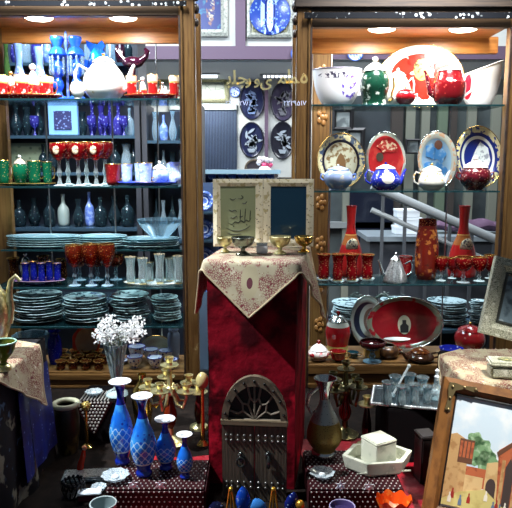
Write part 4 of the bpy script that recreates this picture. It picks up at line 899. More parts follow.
vessel('dish_stand', 'small gilt stand carrying the oval white dish', 'stand', 397, [(4, 362), (2, 358), (2, 353), (5, 349.5)], 2.86, z, [('base', G['brass'], .4), ('column', G['brass'], 1)], sm=1)
teapot('dark amber glass teapot with silver bands before the portrait tray', 420, 28, 345, 352, 2.75, z, pbr('dark amber glass', (52, 32, 20), .08, a=.8, tint=(140, 84, 44), pats=[((170, 160, 140), ('zs', .04, .12))]), G['amber'], G['silver'], hand=1, reach=.9, neck=.6)
vessel('bowl', 'cobalt blue and white footed bowl beside the brocade cloth', 'bowl', 451, [(5, 366), (4, 362), (10, 356), (12, 348)], 2.745, z, [('foot', G['cobalt'], .4), ('body', pbr('cobalt and white', (24, 34, 140), .15, pats=[((170, 176, 210), ('vor', 60, .22, .06))]), 1)])
# blue grey crumpled stacks seen behind: stacked plates on a low rack behind the cabinet
t, zz2 = unit('low rack of stacked plates behind the right cabinet floor', 322, 500, (330,), 324, 3.35, .30, 'plate_rack')
src = None
for px, w, n, place in ((352, 44, 9, 'on the low rack near the column'), (402, 44, 10, 'on the low rack above the portrait tray'), (447, 38, 10, 'on the low rack above the pumpkin pot'), (476, 14, 10, 'on the rack behind the silver frame')):
    src = platestack(px, w, n, .0135, 3.49, zz2[0]+.003, place, 'thin rippled plates on the low rack', thinp, None, sy=.85, jx=.008, tilt=.012)
# dark leafy garland lying on the stacks
t = thing('garland', 'dark green leafy garland lying over the stacked plates', 'garland', (Xp(380, 3.36, zz2[0]), 3.36, zz2[0]+.155)); mm = MB(); r = random.Random(4)
path = [(-.16+.032*k, .12+.01*sin(k*2), .012*sin(k*1.3)) for k in range(11)]; mm.tube(path, .005, 6)
for k in range(46):
    q = Vector(path[r.randrange(11)])+Vector((r.uniform(-.012, .012), r.uniform(-.02, .02), r.uniform(0, .02))); a = r.uniform(0, 6.28); l = .022
    d1 = Vector((cos(a), sin(a)*.6, r.uniform(-.2, .5)))*l; d2 = Vector((-sin(a), cos(a), .2))*.008
    mm.add([q, q+d1*.5+d2, q+d1, q+d1*.5-d2], [(0, 1, 2, 3)])
mm.build('leaves', pbr('dark green leaves', (34, 58, 50), .5), t, flat=True)

# ================================================================ SHOP INTERIOR BEHIND
# counter between the cabinets, with blue ware
YCN = 4.9
def counter(label, px0, px1, pyt, Y, d=.5):
    zt = Zp(pyt, Y); a, b = Xp(px0, Y, zt), Xp(px1, Y, zt); t = thing('display_counter', label, 'counter', ((a+b)/2, Y, .001)); w = b-a
    MB().box((0, d/2, .3), (w, d, .6)).build('base', pbr('dark counter base', (52, 50, 54), .4), t, flat=True)
    MB().box((0, d/2, zt-.02), (w+.04, d+.04, .03)).build('top', pbr('pale counter top', (150, 178, 190), .15), t, flat=True)
    for sx in (-1, 1):
        for yy_ in (.015, d-.015): MB().box((sx*(w/2-.015), yy_, (zt+.6)/2-.02), (.03, .03, zt-.62)).build('frame_post', W['steel'], t, flat=True)
    MB().box((0, d/2, zt-.09), (w-.05, d-.06, .012)).build('shelf', W['shelf'], t, flat=True); MB().box((0, d/2, zt-.46), (w-.05, d-.06, .012)).build('shelf', W['shelf'], t, flat=True)
    MB().box((0, d-.01, (zt+.6)/2-.02), (w-.06, .01, zt-.66)).build('back_panel', pbr('blue counter back', (24, 44, 96), .4), t, flat=True)
    return t, zt
t, zc = counter('glass display counter full of blue ware between the two cabinets', 186, 278, 169.5, YCN)
for r_, (zo, hh) in enumerate(((-.084, .040), (-.454, .12))):
    for i, px in enumerate((192, 202, 212, 222, 232, 242, 252, 262, 271)):
        Y = YCN+.13; z = zc+zo+.003; lab = 'blue patterned bowl inside the counter, %s on the %s shelf' % (od(i, 9), ['upper', 'lower'][r_])
        if r_ == 0 and i == 0:
            t = thing('bowl', lab, 'bowl', at(px, Y, z), 0, 'blue bowls inside the counter'); R = 4.6*mpp(Y, z)
            MB().lathe(hollow(smoothp([(R*.4, 0), (R*.8, hh*.4), (R, hh)], 3), .003), 20).build('body', pbr('blue mosaic ware', (50, 92, 190), .3, pats=[((150, 186, 226), ('vor', 40, .3, .08))]), t); rimring(R-.001, hh, .003).build('rim', G['cobalt'], t); b0 = t
        else: dup(b0, at(px, Y, z), lab, sc=1.0 if r_ == 0 else (1, 1, 1.5))
t = thing('fan_dish', 'dark fan shaped carved dish standing on the glass counter', 'dish', at(255, YCN+.12, zc+.0)); R = 10*mpp(YCN, zc)
MB().prism([(R*cos(a), .004+R*.9*sin(a)) for a in [pi*i/18 for i in range(19)]], 0, .03).build('dish', pbr('dark carved dish', (52, 40, 44), .4, pats=[((170, 150, 120), ('vor', 22, .24, .06))]), t, flat=True); MB().tube([(R*cos(a), -.004, .004+R*.9*sin(a)) for a in [pi*i/18 for i in range(19)]], .008, 6).build('rim', pbr('dark rim', (90, 74, 60), .4), t)
t = thing('flower_figure', 'small pink and white porcelain flower figure on the glass counter', 'figure', at(264.5, YCN+.03, zc)); r = random.Random(2); mm, m2 = MB(), MB()
for k in range(9): (mm if k % 3 else m2).ball((r.uniform(-.045, .05), r.uniform(-.01, .02), .03+r.uniform(0, .07)), .022, 8, 5)
mm.build('blossom', pbr('white porcelain flower', (222, 210, 214), .3), t); m2.build('pink_blossom', pbr('pink porcelain flower', (200, 70, 110), .3), t); MB().lathe([(0, 0), (.05, 0), (.035, .02), (0, .03)], 16).build('base', G['white'], t)
t = framed('framed_picture', 'small dark framed picture standing behind the glass counter, beside the mirror frame', 277, 177, 291, 196, 4.72, 1.2, pbr('dark bronze frame', (70, 66, 60), .4), pbr('pale grey print', (120, 134, 150), .5, pats=[((170, 176, 170), ('noise', 12, .5, .6))]))
zc2 = Zp(196, 4.72)-.001
t2 = thing('side_table', 'narrow dark table under the small dark framed picture', 'table', (Xp(287, 4.74, zc2), 4.74, .001)); MB().box((0, 0, zc2-.012), (.3, .18, .02)).build('table_top', W['woodd'], t2, flat=True)
for sx in (-1, 1):
    for sy in (-1, 1): MB().box((sx*.13, sy*.07, (zc2-.02)/2), (.03, .03, zc2-.022)).build('leg', W['woodd'], t2, flat=True)
# narrow tiered stand of blue plates between cabinet and mirror
t = thing('plate_stand', 'narrow tiered stand of blue plates between the left cabinet and the column', 'stand', (Xp(203, 3.5, 1.2), 3.5, .001)); pzs = [Zp(p, 3.5) for p in (212, 240, 268, 296)]
MB().box((0, .1, pzs[0]/2+.08), (.16, .02, pzs[0]+.16)).build('back_panel', pbr('slate blue board', (58, 76, 104), .4), t, flat=True)
for p in pzs: MB().box((0, .04, p-.006), (.16, .14, .012)).build('shelf', pbr('grey glass shelf', (84, 110, 126)), t, flat=True)
MB().box((0, .03, .02), (.2, .2, .04)).build('base', pbr('slate blue board', (58, 76, 104)), t, flat=True)
for i, p in enumerate(pzs):
    Y = 3.53; z = p+.001; lab = 'blue and white plate on the narrow tiered stand, %s from the top' % ['first', 'second', 'third', 'fourth'][i]
    if i == 0: p0 = standing_plate(lab, 193.5, 214, 191.5, 212, Y, z, pbr('blue and white plate', (80, 110, 180), .25, pats=[((196, 206, 222), ('rad', .3, .42)), ((190, 202, 222), ('and', ('vor', 4, .3, .08), ('rad', .6, 1.1))), ((34, 52, 120), ('rad', .44, .58))]), G['cobalt'], 12, 'blue plates on the narrow stand')
    else: dup(p0, (p0.location.x, p0.location.y, z+.001), lab)
# pale blue panel leaning behind the column
t = thing('frosted_screen', 'pale blue frosted panel standing behind the column beside the left cabinet', 'panel', (Xp(203.5, 2.9, .6), 2.9, ZP+.001)); h = Zp(292, 2.9)-ZP
MB().box((0, 0, h/2), (.05, .008, h), bev=.002).build('panel', pbr('pale blue frosted panel', (100, 124, 150), .3), t); MB().box((0, 0, .01), (.056, .05, .018), bev=.002).build('foot', W['steel'], t)

# right background: wall case with cream pilasters, framed pictures, boxes, stair rail
YR2 = 5.2
t = thing('wall_case', 'dark panelled wall case with cream pilasters behind the right cabinet', 'case', (Xp(420, YR2, 1.5), YR2, .001)); wz = Zp(95, YR2); hw = 98*mpp(YR2, 1.5)
MB().box((0, .2, wz/2), (2*hw, .3, wz)).build('back_panel', pbr('grey green panelling', (74, 82, 82), .5, pats=[((48, 54, 58), ('noise', 2.5, .4, .6))]), t, flat=True)
for px, w, mt in ((347, 7, 'c'), (396, 11, 'd'), (409, 9, 'c'), (424, 8, 'c'), (441, 9, 'g'), (470, 8, 'c'), (494, 8, 'c'), (452, 6, 'd')):
    MB().box((Xp(px, YR2, 1.5)-t.location.x, .02, wz/2), (w*mpp(YR2, 1.5), .06, wz)).build('pilaster', {'c': pbr('cream pilaster', (116, 118, 106), .5), 'd': pbr('dark brown pilaster', (60, 54, 50), .5), 'g': pbr('sage pilaster', (92, 106, 88), .5)}[mt], t, flat=True)
MB().box((0, .02, Zp(225, YR2)), (2*hw, .09, .05)).build('ledge', pbr('grey ledge', (120, 124, 124), .4), t, flat=True)
MB().box((Xp(372, YR2, 1.5)-t.location.x, .0, Zp(220, YR2)), (44*mpp(YR2, 1.5), .05, 58*mpp(YR2, 1.5))).build('dark_door', pbr('dark glass door', (22, 26, 40), .15), t, flat=True)
fm = pbr('black picture frame', (26, 24, 26), .4); wp = pbr('pale mirror print', (170, 176, 172), .3, pats=[((110, 116, 116), ('noise', 8, .5, .6))])
framed('framed_print', 'black framed pale print high behind the gilt scene plate, nearer the column', 332, 108, 353, 131, YR2-.05, 4, fm, wp, 'black framed prints behind the plates')
framed('framed_print', 'black framed pale print behind the gap between gilt plate and red plate', 345, 128, 364, 157, YR2-.05, 4.5, fm, wp, 'black framed prints behind the plates')
framed('framed_print', 'small black framed print behind the gap between red plate and sky blue plate', 405, 139, 419, 154, YR2-.07, 2, fm, wp, 'black framed prints behind the plates')
# white boxes on a side counter
zb = Zp(236, 4.4); t = thing('side_counter', 'grey side counter carrying white boxes behind the right cabinet', 'counter', (Xp(440, 4.4, zb), 4.4, .001)); MB().box((0, .2, zb/2-.02), (1.0, .4, zb-.04)).build('base', pbr('grey counter', (40, 44, 50), .5), t, flat=True); MB().box((0, .2, zb-.02), (1.05, .45, .035)).build('top', pbr('grey counter top', (110, 120, 126), .3), t, flat=True)
wb = pbr('white card box', (206, 214, 220), .5); k0 = None
for i, (px, py, w, h) in enumerate(((409, 236, 28, 8.5), (410, 227, 24, 8), (408, 218.5, 22, 7.5))):
    z = Zp(236, 4.4)+.001+.061*i; lab = 'white card box, %s of the stack behind the amber red vase' % ['bottom', 'middle', 'top'][i]
    t = thing('card_box', lab, 'box', at(px, 4.5, z), 0, 'white card boxes'); ww = w*mpp(4.5, z)
    MB().box((0, .05, .028), (ww, .14, .056), bev=.002).build('box', wb, t); MB().box((0, .05, .05), (ww+.006, .146, .018), bev=.002).build('lid', wb, t)
# sloping stair rail
tp = thing('carved_post', 'brown carved wooden post behind the right cabinet, next to the boat bowl', 'post', (Xp(321, 3.3, 1.5), 3.3, .001)); zq = Zp(38, 3.3); wq = 19*mpp(3.3, 1.5)
MB().box((0, 0, zq/2), (wq, .06, zq), bev=.006).build('shaft', W['wood'], tp)
for k in range(7):
    zc_ = zq-.18-.22*k; mb = MB()
    for q in range(5): a = 2*pi*q/5; mb.ball((.018*cos(a), -.032, zc_+.03*sin(a)), .012, 8, 5, sc=(1, .6, 1.4))
    mb.ball((0, -.032, zc_), .016, 8, 5, sc=(1, .7, 1)); mb.build('carved_flower', pbr('pale gilt carving', (150, 106, 56), .4), tp)
t = thing('stair_railing', 'grey sloping stair railing seen behind the second red decanter', 'railing', (Xp(440, 4.15, 1.3), 4.15, .001)); A, B2 = P(372, 186, 4.15), P(505, 244, 4.15); ox = t.location.x
MB().tube([(A.x-ox, 0, A.z), (B2.x-ox, 0, B2.z)], .032, 10).build('handrail', pbr('grey rail paint', (116, 122, 124), .4), t)
MB().tube([(A.x-ox, 0, A.z-.16), (B2.x-ox, 0, B2.z-.16)], .018, 8).build('lower_rail', pbr('grey rail paint', (116, 122, 124)), t)
for k in range(6):
    f = (k+.5)/6; x = A.x+(B2.x-A.x)*f-ox; z1 = A.z+(B2.z-A.z)*f
    MB().box((x, 0, (z1-.02)/2), (.02, .02, z1-.03)).build('baluster', pbr('dark rail paint', (60, 64, 68), .4), t, flat=True)
# purple bundle on the side counter
t = thing('fabric_roll', 'plum fabric bundle lying on the side counter behind the second red decanter', 'fabric', at(472, 4.52, Zp(236, 4.4)+.002)); mm = MB()
mm.grid(lambda u, v: (.26*(u-.5)*2*(1-.1*cos(6*v)), .10*cos(2*pi*v)*(1-.5*(2*u-1)**2)+.08, .055+.05*sin(2*pi*v)*(1-.5*(2*u-1)**2)+.008*sin(20*u)), 24, 16); mm.build('fabric', pbr('plum fabric', (70, 46, 70), .8, pats=[((100, 76, 96), ('noise', 20, .5, .7))]), t)
# ================================================================ IN FRONT: COLUMN, CLOTHS, MIRRORS, DOOR
ZF = ZP+.001
velvet = pbr('red crushed velvet', (132, 10, 30), .8, sheen=.15, spec=.1, pats=[((58, 3, 12), ('noise', 9, .40, .62)), ((196, 24, 48), ('noise', 11, .58, .74, (1, .8, .7)))], bump=(('noise', 9, .25, .8), .25, .02))
blackv = pbr('black velvet', (16, 13, 15), .9, spec=.05)
redcloth = pbr('red satin cloth', (170, 16, 36), .55, pats=[((110, 6, 20), ('noise', 9, .45, .7))], bump=(('noise', 12, .3, .7), .4, .01))
brocade = pbr('cream paisley brocade', (172, 160, 132), .75, spec=.2, pats=[((120, 66, 62), ('and', ('crack', 150, .16), ('noise', 14, .44, .52))), ((128, 104, 70), ('vor', 105, .20, .06)), ((104, 48, 52), ('and', ('vor', 46, .2, .05), ('noise', 17, .5, .56))), ((216, 208, 186), ('noise', 70, .62, .7))])
CX, CY, PHI, HW, HD = .017, 2.02, radians(-9), .135, .20
ZT = 1.5-.287
col_t = thing('display_column', 'tall square display column wrapped in red crushed velvet, carrying the twin mirror', 'column', (CX, CY, ZF), PHI)
H = ZT-ZF
def colfn(u, v):
    a = u*4; k = int(a) % 4; f = a-int(a); cs = [(-HW, -HD), (HW, -HD), (HW, HD), (-HW, HD)]; p, q = cs[k], cs[(k+1) % 4]
    x, y = p[0]+(q[0]-p[0])*f, p[1]+(q[1]-p[1])*f; w = .0025*sin(9*v+7*u*4)*sin(23*u+3*v)
    n = Vector((x/HW, y/HD, 0)).normalized(); return (x+n.x*w, y+n.y*w, v*H)
mm = MB().grid(colfn, 64, 30); mm.box((0, 0, H-.006), (2*HW-.012, 2*HD-.012, .012)); mm.build('velvet_cover', velvet, col_t, sharp=50)
MB().box((0, 0, .5*H-.01), (2*HW-.04, 2*HD-.04, H-.03)).build('core', pbr('core board', (60, 40, 30), .8), col_t, flat=True)

def drape(name, label, cat, loc, rz, hw, hd, ztop, Du, Dv, u0, v0, mat, rot=0, flare=.32, fringe=True, n=56, wav=.006):
    """square cloth laid cornerwise over a block of half size hw x hd; local z=0 is the block top"""
    t = thing(name, label, cat, loc, rz)
    cr, sr = cos(rot), sin(rot)
    def fn(u, v):
        a, b = u*2-1, v*2-1 # square -> diamond
        x = (a-b)/2*Du; y = (a+b)/2*Dv
        x, y = x*cr-y*sr+u0, x*sr+y*cr+v0
        ex, ey = max(abs(x)-hw, 0), max(abs(y)-hd, 0); e = sqrt(ex*ex+ey*ey)
        px = math.copysign(min(abs(x), hw), x) if ex else x; py = math.copysign(min(abs(y), hd), y) if ey else y
        dz = .004
        if e > 0:
            out = .012+flare*e*(.62 if ey > ex else 1)+wav*sin(40*(x+y))*min(1, e*12)
            if ex: px += math.copysign(out*ex/e, x)
            if ey: py += math.copysign(out*ey/e, y)
            dz -= e*.96
        else: dz += .0015*sin(30*x)*sin(26*y)
        return (px, py, dz)
    mb = MB().grid(fn, n, n); mb.grid(lambda u, v: tuple(Vector(fn(u, v))-Vector((0, 0, .0022))), n, n); mb.build('cloth', mat, t, sharp=60)
    if fringe:
        ed = [fn(i/60, 0) for i in range(61)]+[fn(1, i/60) for i in range(61)]+[fn(1-i/60, 1) for i in range(61)]+[fn(0, 1-i/60) for i in range(61)]
        MB().tube([Vector(p)-Vector((0, 0, .001)) for p in ed], .0032, 6, cap=False).build('border_cord', pbr('cream border cord', (188, 172, 138), .7), t)
    return t
cl_t = drape('brocade_cloth', 'cream paisley brocade cloth hung cornerwise over the red column top', 'cloth', (CX, CY, ZT+.001), PHI, HW, HD, 0, .35, .33, 0, -.04, pbr('cream medallion brocade', (178, 168, 142), .75, spec=.2, pats=[((128, 66, 70), ('and', ('crack', 150, .16), ('noise', 14, .44, .52))), ((140, 116, 82), ('vor', 110, .2, .06)), ((112, 50, 56), ('and', ('vor', 50, .2, .05), ('noise', 17, .48, .54))), ((200, 192, 170), ('noise', 70, .62, .7)), ((176, 166, 136), ('ell', 0, -.055, .026, .05)), ((96, 52, 60), ('ell', 0, -.06, .009, .016))]))
ZC = ZT+.0065
# twin mirrors
khat = pbr('ivory inlaid frame with dots', (234, 226, 198), .4, pats=[((70, 56, 46), ('vor', 92, .19, .05)), ((190, 176, 130), ('noise', 60, .55, .65))])
YMI = 2.13
mt_ = thing('twin_mirror', 'ivory inlaid twin mirror standing open on the brocade of the column', 'mirror', (Xp(263, YMI, ZC), YMI, ZC))
mir_green = pbr('greenish mirror glass', (150, 158, 122), .2, .1, spec=.6); mir_dark = pbr('dark blue mirror glass', (30, 66, 90), .12, .3, spec=.8)
def mirror(side, wpx, hpx, ang, glass):
    m = mpp(YMI, ZC); w, h = wpx*m, hpx*m
    fr = ring_frame(MB(), w, h, 7.2*m, -.012, -.002).build('mirror_frame', khat, mt_, flat=True)
    M_ = Matrix.Rotation(radians(ang), 4, 'Z') @ Matrix.Translation((side*(w/2+.002), 0, h/2+.004)); fr.matrix_local = M_
    MB().box((0, .006, 0), (w-.003, .012, h-.003)).build('back_board', W['woodd'], fr, flat=True)
    g = MB().box((0, -.003, 0), (w-13.6*m, .003, h-13.6*m)).build('mirror_glass', glass, fr, flat=True)
    return fr, w, h, m
fl_, w_, h_, m_ = mirror(-1, 49, 66, 7, mir_green); mirror(1, 49.5, 66, -8, mir_dark)
MB().tube([(0, -.004, .02), (0, -.004, .2)], .003, 8).build('hinge', G['brass'], mt_)
# flowing black script on the green mirror
mb = MB()
def stroke(pts, r):
    L = len(pts); sp = smoothp([(p[0], p[1]) for p in pts], 5); N = len(sp)
    mb.tube([(x*m_, -.0052, z*m_) for x, z in sp], [max(.0003, r*m_*(.35+.65*sin(pi*min(.98, .08+i/N)))) for i in range(N)], 6)
for pts in (((13, -5), (11, -8.5), (8, -7.5), (6, -9.5), (3, -8), (0, -10), (-3, -9), (-6, -11.5), (-10, -10)), ((12.5, 2), (12, -3), (11.5, -7)), ((7.5, 4), (7, -2), (6.5, -9)), ((2.5, 3), (2.2, -3), (2, -9)), ((12, -13), (7, -16.5), (0, -18), (-6, -17.5), (-12, -15)), ((-1, -3), (-4, -5), (-8, -5)), ((5, -3), (3.5, -4), (1, -4.2)), ((-9, 3), (-6, 1.5), (-3, 2.5), (-1, 1)), ((-8, 14), (-5, 12.6), (-2, 14)), ((3, 17), (5, 15), (3, 13.5), (0, 14)), ((9, 11), (7, 9), (4, 9.5)), ((-11, -20), (-5, -21.5), (3, -21)), ((9, -12.5), (8, -11.5)), ((-4, -13), (-5, -13.8))): stroke(pts, .42)
mb.build('calligraphy', pbr('black ink script', (22, 30, 26), .4), fl_)
# little footed bowls on the cloth
def footbowl(label, px, w, Y, pyt, mat, group='small footed bowls on the column'):
    t = thing('footed_bowl', label, 'bowl', at(px, Y, ZC), 0, group); R = w*mpp(Y, ZC)/2; h = Zp(pyt, Y)-ZC
    MB().lathe([(0, 0), (R*.62, 0), (R*.6, h*.06), (R*.2, h*.22), (R*.2, h*.36), (0, h*.36)], 24).build('foot', mat, t)
    MB().lathe([(0, h*.36)]+smoothp([(R*.3, h*.37), (R*.82, h*.6), (R, h*.98)], 3)+smoothp([(R*.94, h), (R*.76, h*.64), (R*.2, h*.44)], 3)+[(0, h*.44)], 28).build('bowl', mat, t); return t
footbowl('small brass footed bowl at the end of the column nearer the tall cabinet post', 225, 17, 1.99, 237, G['brassg'])
footbowl('dark silver footed bowl in front of the green mirror', 243, 24, 1.93, 237, pbr('dark silver', (120, 124, 112), .2, .95))
footbowl('pale brass footed bowl in front of the dark blue mirror', 280, 22, 1.95, 236, G['brassg'])
footbowl('brass footed bowl at the column end nearer the ruby tea glasses', 304, 20, 1.99, 236, G['brass'])
t = thing('salt_box', 'small white and silver box between the footed bowls on the column', 'box', at(262, 1.965, ZC)); MB().box((0, 0, .014), (.036, .022, .028), bev=.003).build('box', pbr('white enamel box', (210, 214, 222), .3), t); MB().box((0, 0, .031), (.038, .024, .006), bev=.002).build('lid', G['silver'], t)

# wooden double door leaning at the column foot
YD = 1.745
dw = pbr('weathered grey brown wood', (92, 80, 66), .65, pats=[((72, 62, 50), ('wood', 10, (12, 12, .8)))], bump=(('wood', 14, (14, 14, .8)), .15, .003)); dwl = pbr('pale worn wood', (128, 112, 88), .65, pats=[((92, 80, 62), ('wood', 10, (1, 12, 12)))])
studm = pbr('old nickel studs', (158, 158, 152), .3, .9)
dt = thing('carved_door_model', 'small arched wooden double door with studs and knockers leaning on the velvet column', 'door model', (Xp(254.5, YD, .75), YD, ZF), radians(-5)); m = mpp(YD, .78); wD = 66*m; zs_ = Zp(420, YD)-ZF; zt_ = Zp(375.5, YD)-ZF; Ra = wD/2; ry_ = zt_-zs_
zl = zs_-.016
for s in (-1, 1): MB().box((s*(wD/4), 0, zl/2), (wD/2-.002, .016, zl), bev=.0015).build('door_leaf', dw, dt)
MB().box((0, -.002, zs_-.006), (wD+.004, .022, .017), bev=.002).build('lintel', dwl, dt)
mm = MB(); N = 28; out = [(Ra*cos(pi*i/N), zs_+ry_*sin(pi*i/N)) for i in range(N+1)]; inn = [(Ra*.80*cos(pi*i/N), zs_+ry_*.78*sin(pi*i/N)) for i in range(N+1)]
for i in range(N): mm.prism([out[i], out[i+1], inn[i+1], inn[i]], -.009, .009)
mm.build('arch', pbr('worn arch wood', (112, 98, 80), .65, pats=[((76, 66, 54), ('noise', 40, .45, .7))]), dt, flat=True)
mm = MB(); hub = (0, zs_+.003)
qf = lambda a, r: (Ra*r*cos(a), 0, zs_+ry_*r*sin(a))
for k in range(1, 6): mm.tube([qf(pi*k/6, .06), qf(pi*k/6, .40)], .0030, 6)
for k in range(6):
    am = pi*(k+.5)/6
    if k: mm.tube([qf(pi*k/6, .40), qf(am, .52)], .0030, 6)
    if k < 5: mm.tube([qf(pi*(k+1)/6, .40), qf(am, .52)], .0030, 6)
    mm.tube([qf(am, .52), qf(am, .82)], .0034, 6)
mm.tube([qf(pi/2, .4), qf(pi/2, .82)], .0034, 6); mm.tube([(-Ra*.8, 0, zs_+.002), (Ra*.8, 0, zs_+.002)], .003, 6)
mm.build('fanlight_bars', pbr('grey fanlight wood', (120, 110, 96), .6), dt)
MB().prism([(Ra*.85*cos(pi*i/24), zs_+ry_*.84*sin(pi*i/24)) for i in range(25)], .005, .008).build('fanlight_backing', pbr('dark fanlight backing', (10, 9, 11), .5), dt, flat=True)
mm = MB()
for i in range(9): a = pi*(i+.5)/9; mm.ball((Ra*.9*cos(a), -.010, zs_+ry_*.89*sin(a)), .0042, 8, 5)
mm.build('arch_stud', pbr('dark iron studs', (38, 36, 36), .35, .8), dt)
for py in (434.5, 439.5, 481, 486):
    zz_ = Zp(py, YD)-ZF; mm = MB()
    for px in (226.5, 231.5, 238, 244.5, 251, 259, 266, 272.5, 278.5, 283.5): mm.ball(((px-254.5)*m, -.0095, zz_), .0042, 8, 5)
    mm.build('stud', studm, dt)
def knock(px, py, long):
    x, z = (px-254.5)*m, Zp(py, YD)-ZF; mm = MB(); mm.lathe([(0, .006), (.009, .004), (.012, 0)], 14, M=Matrix.Translation((x, -.008, z)) @ Matrix.Rotation(radians(90), 4, 'X'))
    if long: mm.tube([(x, -.012, z), (x, -.018, z-.012), (x, -.016, z-.03), (x, -.012, z-.038)], [.003, .0055, .006, .003], 8); mm.ball((x, -.012, z+.012), .005, 8, 5)
    else: mm.tube([(x+.012*sin(a), -.014, z-.014-.014*cos(a)) for a in [2*pi*i/16 for i in range(17)]], .0032, 7); mm.ball((x, -.012, z+.012), .006, 8, 5)
    mm.build('door_knocker', pbr('dark pewter', (92, 96, 94), .3, .9), dt)
knock(241, 456, False); knock(269, 454, True)
# blue glass and gold ornaments at the foot of the door
YO = 1.66
def goldstem(label, px, pyt):
    t = thing('gold_tripod', label, 'stand', at(px, YO, ZF), 0, 'little gold tripods before the door'); h = Zp(pyt, YO)-ZF; gm = pbr('bright gold', (222, 166, 60), .3, .8)
    for k in range(3): a = 2*pi*k/3+pi/2; MB().tube([(.004*cos(a), .004*sin(a), h*.93), (.017*cos(a), .017*sin(a), .0005)], [.0034, .0026], 7).build('leg', gm, t)
    MB().ball((0, 0, h*.95), .0075, 10, 6).build('cap', gm, t)
goldstem('little gold tripod stand before the door leaf with the ring knocker', 231, 488); goldstem('little gold tripod stand before the door leaf with the long knocker', 273.5, 488)
def leafglass(label, px, w, pyt, mat, tilt=0, name='glass_leaf', round_=False):
    t = thing(name, label, 'ornament', at(px, YO-.005, ZF), 0, 'blue glass pieces before the door'); R = w*mpp(YO, .52)/2; h = Zp(pyt, YO)-ZF
    M_ = Matrix.Rotation(radians(tilt), 4, 'Y')
    MB().lathe([(0, 0), (R*.5, 0), (R*.4, h*.05), (R*.2, h*.10), (0, h*.1)], 16).build('foot', G['cobalt'], t)
    mb_ = MB().grid(lambda u, v: tuple(M_ @ Vector(((R*sin(pi*(v*.94+.03))**.75)*cos(2*pi*u)*(1+.05*cos(12*pi*u)), (R*.42*sin(pi*(v*.94+.03))**.75)*sin(2*pi*u), h*.06+v*h*.92))), 26, 14); mb_.build('leaf', mat, t)
bl = pbr('sapphire glass', (24, 84, 210), .06, a=.85, tint=(70, 140, 255), pats=[((150, 200, 250), ('noise', 60, .58, .66))]); bl2 = pbr('navy glass with dots', (20, 36, 120), .08, a=.85, tint=(50, 70, 200), pats=[((170, 196, 240), ('vor', 95, .2, .05))])
leafglass('sapphire blue glass leaf before the door, beside the gold tripod', 243, 14, 485, bl); leafglass('low pale blue glass piece between the gold tripods', 257, 18, 497, pbr('pale sapphire glass', (70, 150, 236), .08, a=.85, tint=(130, 190, 255)))
leafglass('dotted navy glass leaf leaning at the edge of the door', 288, 13, 490, bl2, 14); leafglass('dark dotted glass leaf by the red cloth at the column corner', 218, 16, 500, pbr('dark dotted glass', (18, 22, 54), .1, pats=[((150, 170, 220), ('vor', 90, .18, .05))]), -8)
t = thing('gold_bud', 'small gold bud ornament by the beaded box at the column corner', 'ornament', at(300, 1.64, ZF)); MB().lathe([(0, 0), (.008, 0), (.005, .03), (0, .032)], 14).build('base', G['brass'], t); MB().ball((0, 0, .044), .013, 12, 8, sc=(1, 1, 1.1)).build('bud', pbr('bright gold', (222, 166, 60)), t)

# red cloths under the beaded boxes
def flatcloth(label, x0, x1, y0, y1, name='red_cloth'):
    mb = MB(); r = random.Random(int(x0*100)); ph = r.uniform(0, 6)
    fn = lambda u, v: (x0+(x1-x0)*u+.012*sin(9*v+ph), y0+(y1-y0)*v+.01*sin(11*u+ph), ZP+.0012+.0009*(1+sin(17*u+ph+5*v)))
    mb.grid(fn, 26, 22); mb.grid(lambda u, v: tuple(Vector(fn(u, v))-Vector((0, 0, .0008))), 26, 22); o = mb.build(name, redcloth); tag(o, label, 'cloth'); return o
flatcloth('red satin cloth spread under the blue vases beaded box', -.42, -.16, 1.30, 2.02)
flatcloth('red satin cloth spread under the white stone box and beaded box', .17, .58, 1.30, 2.16)

# ================================================================ BEADED BOXES AND WHAT STANDS ON THEM
beadw = pbr('pearl white beads', (188, 184, 178), .18, .1); beadr = pbr('dark red velvet with net', (48, 7, 14), .7, spec=.2); starm = pbr('white star flower', (226, 230, 236), .3)
def beadbox(label, px0, px1, Y0, Y1, z1, stars, name='beaded_box'):
    xa, xb = Xp(px0, Y0, z1), Xp(px1, Y0, z1); w, d, h = xb-xa, Y1-Y0, z1-ZP-.0045
    t = thing(name, label, 'box', ((xa+xb)/2, (Y0+Y1)/2, ZP+.0045)); MB().box((0, 0, h/2), (w, d, h), bev=.006).build('box', beadr, t); mb = MB(); st = .0148
    for i in range(int(w/st)):
        for j in range(int(d/st)):
            mb.ball((-w/2+st*(i+.5+(j % 2)*.5), -d/2+st*(j+.5), h+.0006), .0026, 6, 4)
    n = int(w/st)
    for i in range(n):
        for k in range(int(h/st)):
            mb.ball((-w/2+st*(i+.5+(k % 2)*.5), -d/2-.0006, h-st*(k+.4)), .0026, 6, 4)
    mb.build('bead_net', beadw, t)
    for px, py in stars:
        mb = MB(); X_ = Matrix.Rotation(radians(-38), 4, 'X') if False else Matrix.Identity(4)
        q = P(px, py, Y0-.006); z_ = q.z-t.location.z
        yy_ = -d/2-.004
        for a in range(6): mb.prism([(0, 0), (.0038, .007), (0, .0165), (-.0038, .007)], -.0025, .0, M=Matrix.Translation((q.x-t.location.x, yy_, z_)) @ Matrix.Rotation(a*pi/3, 4, 'Y'))
        mb.ball((q.x-t.location.x, yy_-.002, z_), .0035, 8, 5); mb.build('star_flower', starm, t, flat=True)
    return t, h+ZP+.0045
ZB = .575
lb, zlb = beadbox('beaded red velvet box with white stars carrying the four blue vases', 105, 205.5, 1.665, 1.855, ZB, ((133, 485), (160, 485)))
rb, zrb = beadbox('beaded red velvet box with white stars carrying the white stone box', 309, 405, 1.665, 1.92, ZB, ((340.5, 486), (369, 487)))
zlb += .0042; zrb += .0042
